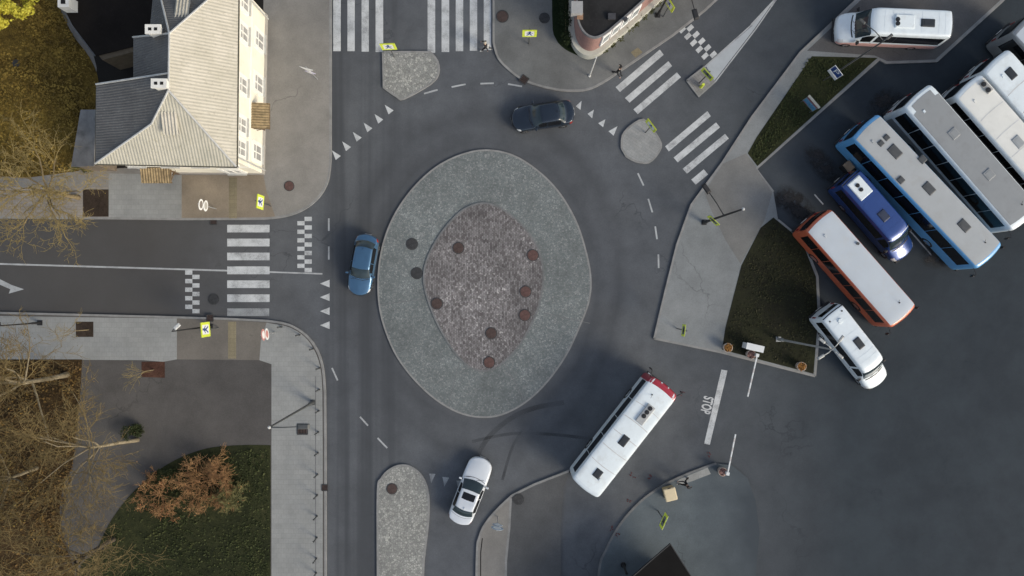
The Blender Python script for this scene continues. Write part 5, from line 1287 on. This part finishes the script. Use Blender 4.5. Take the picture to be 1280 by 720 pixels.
B_GREY = barkmat('bark_olive', (.14, .115, .07), (.32, .265, .175)); T_BROWN = barkmat('twig_brown', (.088, .062, .024), (.25, .185, .075))
T_OLV = barkmat('twig_olive', (.12, .12, .045), (.24, .22, .09)); T_RED = barkmat('twig_red', (.22, .10, .045), (.44, .27, .12))
LF_Y = leafmat('gold_leaf', [(.16, .12, .03), (.32, .24, .06), (.48, .38, .12)], 2); LF_B = leafmat('brown_leaf', [(.07, .045, .02), (.15, .095, .04), (.26, .17, .07)], 2)
LF_R = leafmat('russet_leaf', [(.24, .10, .045), (.36, .19, .08), (.34, .29, .11)], .9)
bare_tree('bare_tree', 'bare tan tree spreading fine golden twigs over the road west of the house', (98, 247), 7.6, 11, B_TAN, T_GOLD, (-.18, .03), 1.25, .36, 9, .14, depth=4, sub=5, leaves=LF_Y, nleaf=500, leafs=.035, twr=.012)
bare_tree('bare_tree', 'bare olive barked tree whose pale trunk lies across the top of the leaf litter', (84, 468), 10.0, 23, B_GREY, T_BROWN, (-.10, .0), .9, .45, 7, .16, depth=4, sub=5, leaves=LF_B, nleaf=600, leafs=.04, twr=.012)
bare_tree('bare_tree', 'bare leaning tree growing from the dark shrub beside the brown path', (172, 550), 8.6, 37, B_GREY, T_BROWN, (-.40, .05), .95, .44, 8, .12, depth=4, sub=5, leaves=LF_B, nleaf=600, leafs=.04, twr=.012)
bare_tree('bare_tree', 'bare dark trunked tree at the curved corner of the park lawn', (142, 674), 9.5, 41, barkmat('bark_dark', (.035, .028, .02), (.09, .07, .05)), T_BROWN, (-.12, -.02), 1.0, .42, 8, .14, depth=4, sub=5, leaves=LF_B, nleaf=600, leafs=.04, twr=.012)
bare_tree('bare_tree', 'bare brown tree rising from the leaf litter at the western picture edge', (46, 585), 7.5, 53, B_GREY, T_BROWN, (-.08, -.03), 1.1, .34, 8, .12, depth=4, sub=5, leaves=LF_Y, nleaf=800, leafs=.045, twr=.012)
bare_tree('small_tree', 'low russet ornamental tree with red and greenish twigs at the lawn edge', (262, 601), 2.7, 61, T_RED, T_RED, (-.02, -.05), 3.2, .16, 14, .03, depth=4, sub=5, leaves=LF_R, nleaf=300, leafs=.035, shrub=True, twr=.010, group=None)
bare_tree('small_tree', 'pale green twigged shrub at the lower side of the russet tree', (290, 618), 1.9, 63, T_OLV, T_OLV, (.05, -.1), 2.0, .16, 9, .03, depth=4, sub=5, leaves=LF_R, nleaf=200, leafs=.04, shrub=True, twr=.012, group=None)
bare_tree('small_tree', 'russet branching shrub spilling over the brown path west of the red tree', (200, 618), 2.3, 67, T_RED, T_RED, (-.25, -.05), 2.4, .16, 10, .035, depth=4, sub=4, leaves=leafmat('rust_leaf', [(.16, .05, .025), (.27, .09, .04), (.36, .16, .07)], 1.2), nleaf=350, leafs=.04, shrub=True, twr=.012, group=None)
# saplings
for q, lab, sd in (((111, 412), 'staked sapling in the square soil pit of the pavement', 5), ((192, 462), 'small bare sapling in the reddish soil patch beside the path', 6)):
    bare_tree('sapling', lab, q, 2.6, sd, B_TAN, T_GOLD, (-.05, 0), .45, .6, 4, .035, depth=3, sub=3, group=None, twr=.008)

def foliage(mb, c, rad, n, size, rnd, clump=1.0, shell=.55):
    for k in range(n):
        d = Vector((rnd.gauss(0, 1), rnd.gauss(0, 1), rnd.gauss(0, 1))).normalized()
        r = (shell + (1 - shell) * rnd.random()) if rnd.random() < .75 else rnd.random()
        w = 1 + .35 * mnoise.noise(d * 2.3 + Vector(c) * .7)
        p = Vector((c[0] + d.x * rad[0] * r * w, c[1] + d.y * rad[1] * r * w, c[2] + d.z * rad[2] * r * w))
        if mnoise.noise(p * 1.1 / clump) < -.12: continue
        s_ = size * rnd.uniform(.6, 1.4); u = Vector((rnd.gauss(0, 1), rnd.gauss(0, 1), rnd.gauss(0, .6))).normalized() * s_; v = u.cross(Vector((rnd.gauss(0, .5), rnd.gauss(0, .5), 1))).normalized() * s_ * .6
        mb.add([p - u, p + v, p + u, p - v], [(0, 1, 2, 3)])
def leafy(name, label, base, blobs, m, n, size, h, seed, bark=B_TAN, cat='tree', z0=ZP, r=.16, group=None, clump=1.0):
    rnd = random.Random(seed); p = P(*base, z0); o = thing(name, label, cat, p, 0, group)
    mb = MB(); mb.tube([(0, 0, -.05), (0, 0, h * .35), (.05, .03, h * .6)], [r * 1.3, r, r * .7], 9)
    for c, rad in blobs: mb.tube([(0, 0, h * .4), ((c[0]) * .5, c[1] * .5, h * .4 + (c[2] - h * .4) * .6), c], [r * .6, r * .4, r * .12], 6)
    mb.build('trunk', bark, o, True)
    mb = MB()
    for c, rad in blobs: foliage(mb, c, rad, n, size, rnd, clump)
    mb.build('crown', m, o); return o
leafy('autumn_tree', 'bright yellow leaved tree reaching in over the leafy lawn at the top corner', (10, 15), [((.2, 0, 4.0), (1.5, 1.4, 1.1)), ((1.6, -.9, 3.5), (1.25, 1.05, .8)), ((2.9, -.7, 3.3), (1.05, .9, .7)), ((2.6, .5, 3.5), (1.3, 1.0, .8)), ((1.0, -1.6, 3.2), (1.1, .8, .7)), ((4.0, .1, 3.3), (.85, .7, .5))],
      leafmat('bright_yellow_leaf', [(.34, .30, .03), (.58, .52, .06), (.72, .66, .11)], 2.2), 2600, .085, 5.0, 3)
M_SHRUBD = leafmat('dark_shrub_leaf', [(.012, .018, .008), (.026, .036, .012), (.05, .055, .022)], 3)
M_OLIVE = leafmat('olive_shrub_leaf', [(.03, .036, .012), (.065, .07, .024), (.12, .115, .05)], 3)
leafy('shrub', 'dark rounded shrub at the foot of the leaning tree', (168, 541), [((0, 0, .5), (.75, .7, .5)), ((.4, .2, .4), (.5, .5, .4))], M_SHRUBD, 900, .06, .9, 8, cat='shrub', r=.04)
leafy('shrub', 'dark shrub strip under the russet twigs on the lawn edge', (212, 592), [((0, 0, .35), (.9, .5, .4)), ((-.8, -.3, .3), (.6, .5, .35))], M_SHRUBD, 900, .06, .7, 9, cat='shrub', r=.04)
ws = [((752, 62), .38), ((762, 55), .34), ((771, 48), .42), ((783, 37), .46), ((791, 30), .36), ((801, 21), .44), ((809, 13), .38), ((818, 5), .42)]
wl = ['nearest the rounded tip', 'second from the rounded tip', 'third from the rounded tip', 'fourth from the rounded tip', 'fifth from the rounded tip', 'sixth from the rounded tip', 'seventh from the rounded tip', 'at the picture top']
for i, ((x, y), r) in enumerate(ws):
    leafy('shrub', 'small olive shrub along the street wall of the corner building, ' + wl[i], (x + 1, y + 2), [((0, 0, r), (r, r, r * .9))], M_OLIVE, 420, .05, r * 1.4, 90 + i, cat='shrub', r=.02, group='shrubs along the wall of the corner building')
leafy('hedge', 'very dark evergreen hedge along the west side of the corner building', (706, 14), [((0, .6, .7), (.55, 1.1, .7)), ((0, -.8, .6), (.5, 1.0, .65)), ((.05, -2.0, .55), (.42, .7, .55)), ((0, 1.9, .7), (.55, 1.0, .7))], leafmat('hedge_leaf', [(.006, .012, .005), (.014, .024, .008), (.028, .042, .014)], 3), 1500, .055, 1.0, 17, cat='hedge', r=.04)
leafy('shrub', 'low strip of green brown climber at the gable foot between shed and bare tree', (104, 212), [((0, 0, .45), (.8, .35, .45)), ((.9, .05, .4), (.7, .3, .4))], M_OLIVE, 700, .06, .8, 77, cat='shrub', r=.03)

# ------------------------------------------------------------------ people
M_SKIN = mat('skin', (.50, .33, .25), .55, var=.06); M_HAIRD = mat('dark_hair', (.02, .015, .012), .6, var=.2)
M_COATB = mat('black_coat', (.012, .012, .014), .8, var=.2); M_TROU = mat('dark_trousers', (.020, .021, .026), .85, var=.2); M_SHOEW = mat('white_shoe', (.60, .60, .58), .6, var=.1); M_SHOEB = mat('black_shoe', (.014, .014, .014), .5, var=.1)
M_BAG = mat('pale_bag', (.58, .58, .56), .7, var=.1)
def person(label, px, py, yaw, stride, arm, coat, trou, shoe, hair, z0=0.0, bag=False, H=1.74):
    p = P(px, py, 1.0); o = thing('person', label, 'person', (p.x, p.y, z0), RAD(yaw))
    V = []; E = []; R = []
    def add(pt, r, par=None):
        V.append(pt); R.append(r)
        if par is not None: E.append((par, len(V) - 1))
        return len(V) - 1
    s_ = stride
    pel = add((0, 0, .95), (.13, .16)); wa = add((.0, 0, 1.10), (.11, .14), pel); ch = add((.02, 0, 1.30), (.12, .175), wa); sh = add((.02, 0, 1.42), (.09, .13), ch)
    nk = add((.03, 0, 1.50), (.055, .055), sh); hd = add((.05, 0, 1.60), (.085, .075), nk); hd2 = add((.055, 0, 1.68), (.085, .075), hd); add((.05, 0, 1.735), (.05, .045), hd2)
    add((.145, 0, 1.615), (.014, .014), hd)
    hands = []
    for sg in (1, -1):
        hp = add((0, sg * .095, .90), (.10, .10), pel); f_ = s_ * sg
        kn = add((.14 * f_ + .04, sg * .10, .50), (.068, .068), hp)
        an = add((.30 * f_ - (.10 if f_ < 0 else 0), sg * .10, .10 + (.05 if f_ < 0 else 0)), (.045, .045), kn)
        he = add((.30 * f_ - .02 - (.10 if f_ < 0 else 0), sg * .10, .05), (.045, .045), an); add((.30 * f_ + .16 - (.10 if f_ < 0 else 0), sg * .115, .04), (.035, .042), he)
        so = add((.02, sg * .19, 1.40), (.070, .065), sh); g_ = -f_ * arm
        el = add((.12 * g_ - .03, sg * (.24 + .05 * arm), 1.12), (.050, .050), so); wr = add((.24 * g_ + .06, sg * (.25 + .06 * arm), .90), (.033, .030), el)
        pa = add((.27 * g_ + .08, sg * (.25 + .06 * arm), .83), (.026, .040), wr)
        b = V[pa]
        for k, (dy, ln) in enumerate(((.030, .07), (.010, .085), (-.010, .08), (-.030, .06))):
            a = add((b[0] + .012, b[1] + dy, b[2] - ln * .55), (.0095, .0095), pa); add((b[0] + .004 + .014, b[1] + dy, b[2] - ln), (.008, .008), a)
        t_ = add((b[0] + .045, b[1] - sg * .02, b[2] - .005), (.0105, .0105), pa); add((b[0] + .062, b[1] - sg * .02, b[2] - .04), (.0085, .0085), t_)
        hands.append(b)
    me = bpy.data.meshes.new('person_tmp'); me.from_pydata(V, E, []); tmp = bpy.data.objects.new('tmp', me); COL.objects.link(tmp)
    m = tmp.modifiers.new('skin', 'SKIN'); m.use_smooth_shade = True
    for i, r in enumerate(R): me.skin_vertices[0].data[i].radius = r
    me.skin_vertices[0].data[0].use_root = True
    tmp.modifiers.new('sub', 'SUBSURF').levels = 1; tmp.modifiers['sub'].render_levels = 1
    dg = bpy.context.evaluated_depsgraph_get(); bm_ = bpy.data.meshes.new_from_object(tmp.evaluated_get(dg)); bpy.data.objects.remove(tmp)
    bm_.name = 'body'; k = H / 1.78; bm_.transform(Matrix.Scale(k, 4))
    bm_.materials.clear()
    for q in (M_SKIN, coat, trou, shoe): bm_.materials.append(q)
    for pl in bm_.polygons:
        c = pl.center / k; pl.use_smooth = True
        hand = any((c - Vector(h)).length < .13 and c.z < h[2] + .07 for h in hands)
        pl.material_index = 0 if (c.z > 1.475 or hand) else (3 if c.z < .095 else (1 if (c.z > .80 and (c.z > .93 or abs(c.y) > .2)) or c.z > .86 else 2))
    b = bpy.data.objects.new('body', bm_); COL.objects.link(b); b.parent = o
    hm = MB(); n = 14; vs = []; fs = []
    rings = [(0.0, 1.0), (.35, .97), (.65, .78), (.9, .42), (1.0, .08)]
    for t_, rr in rings:
        for i in range(n): a = 2 * math.pi * i / n; vs.append((.03 + .105 * rr * math.cos(a) * 1.05 - .012, .094 * rr * math.sin(a), 1.655 + .135 * t_ - (.05 * (1 - t_) if math.cos(a) < .3 else -.035 * (1 - t_))))
    for j in range(len(rings) - 1):
        for i in range(n): fs.append((j * n + i, j * n + (i + 1) % n, (j + 1) * n + (i + 1) % n, (j + 1) * n + i))
    fs.append(tuple(range((len(rings) - 1) * n, len(rings) * n))); hm.add(vs, fs); hm.xform(Matrix.Scale(k, 4)); hm.build('hair', hair, o, True)
    for sg in (1, -1):
        ey = MB(); ey.cyl((.125 * k, sg * .030 * k, 1.645 * k), .010, .012, 8, axis='x'); ey.build('eye', M_HAIRD, o)
    return o
person('pedestrian in black with white shoes walking on the last stripe of the top zebra', 607, 57, 175, 1.0, 1.0, M_COATB, M_TROU, M_SHOEW, mat('fair_hair', (.42, .38, .30), .7, var=.15), .004)
person('pedestrian in dark clothes stepping to the kerb at the slanted zebra', 773.5, 88, -40, .9, 1.3, M_COATB, M_TROU, M_SHOEB, M_HAIRD, ZP + .004)
person('pedestrian in black striding along the pale strip near the cream box', 857.5, 605, 200, 1.0, 1.5, M_COATB, M_COATB, M_SHOEB, M_HAIRD, .112)
hb = P(596.5, 57.5, .75)
ht = thing('shopping_bag', 'pale carrier bag held beside the pedestrian on the top zebra', 'bag', (P(604, 54, .8).x + .32, P(604, 56, .8).y, .45))
mb = MB(); mb.box((0, 0, .15), (.14, .28, .32), taper=.85); bo = mb.build('bag_body', M_BAG, ht, bevel=.02)
mb = MB(); mb.tube([(0, -.08, .31), (0, -.05, .40), (0, .05, .40), (0, .08, .31)], .008, 5); mb.build('handle', M_BAG, ht)
# small litter and crimson leaves near the entrance kerb
for i, (x, y) in enumerate([(790, 594), (812, 598), (786, 625), (765, 660), (759, 692), (772, 667), (886, 568), (854, 491)]):
    rnd = random.Random(i); mb = MB(); p = P(x, y, .012 if (x, y) not in ((772, 667),) else .115)
    for k in range(5):
        q = Vector((rnd.gauss(0, .09), rnd.gauss(0, .10), .01 + .006 * k)); s_ = rnd.uniform(.05, .09); a = rnd.uniform(0, 6.28); u = Vector((math.cos(a), math.sin(a), .15)) * s_; v = Vector((-math.sin(a), math.cos(a), -.1)) * s_ * .6
        mb.add([q - u, q + v, q + u, q - v], [(0, 1, 2, 3)])
    tag(mb.build('fallen_leaves', leafmat('crimson_leaf', [(.07, .022, .024), (.11, .032, .035), (.14, .06, .05)], 3), loc=p), 'tiny heaps of crimson leaves on the asphalt by the yard entrance', 'leaves', 'crimson leaf heaps', 'stuff')

# ------------------------------------------------------------------ light, sky, camera
SUN_EL, SUN_AZ = 27.0, -32.0          # azimuth measured from +x
w = bpy.data.worlds.new('World'); SC.world = w; w.use_nodes = True
nt = w.node_tree; bg = nt.nodes['Background']; sky = nt.nodes.new('ShaderNodeTexSky'); sky.sky_type = 'NISHITA'; sky.sun_disc = False
sky.sun_elevation = RAD(SUN_EL); sky.sun_rotation = RAD(90 - SUN_AZ); sky.air_density = 1.0; sky.dust_density = 2.0; sky.ozone_density = 1.0
hs = nt.nodes.new('ShaderNodeHueSaturation'); hs.inputs['Saturation'].default_value = .62; nt.links.new(sky.outputs[0], hs.inputs['Color']); nt.links.new(hs.outputs[0], bg.inputs[0]); bg.inputs[1].default_value = .12
ld = bpy.data.lights.new('sun', 'SUN'); ld.energy = 1.5; ld.angle = RAD(22); ld.color = (1.0, .88, .68)
lo = bpy.data.objects.new('sun', ld); COL.objects.link(lo)
d = Vector((math.cos(RAD(SUN_EL)) * math.cos(RAD(SUN_AZ)), math.cos(RAD(SUN_EL)) * math.sin(RAD(SUN_AZ)), math.sin(RAD(SUN_EL))))
lo.rotation_euler = d.to_track_quat('Z', 'Y').to_euler(); lo.location = d * 80
cd = bpy.data.cameras.new('camera'); cd.sensor_width = 36; cd.lens = 36 * CH / (1280 / S); cd.clip_end = 1500; cd.clip_start = .5
co = bpy.data.objects.new('camera', cd); COL.objects.link(co); co.location = (0, 0, CH); co.rotation_euler = (0, 0, 0)
SC.camera = co
SC.view_settings.view_transform = 'Standard'; SC.view_settings.look = 'None'; SC.view_settings.exposure = 0.65; SC.view_settings.gamma = 1.0
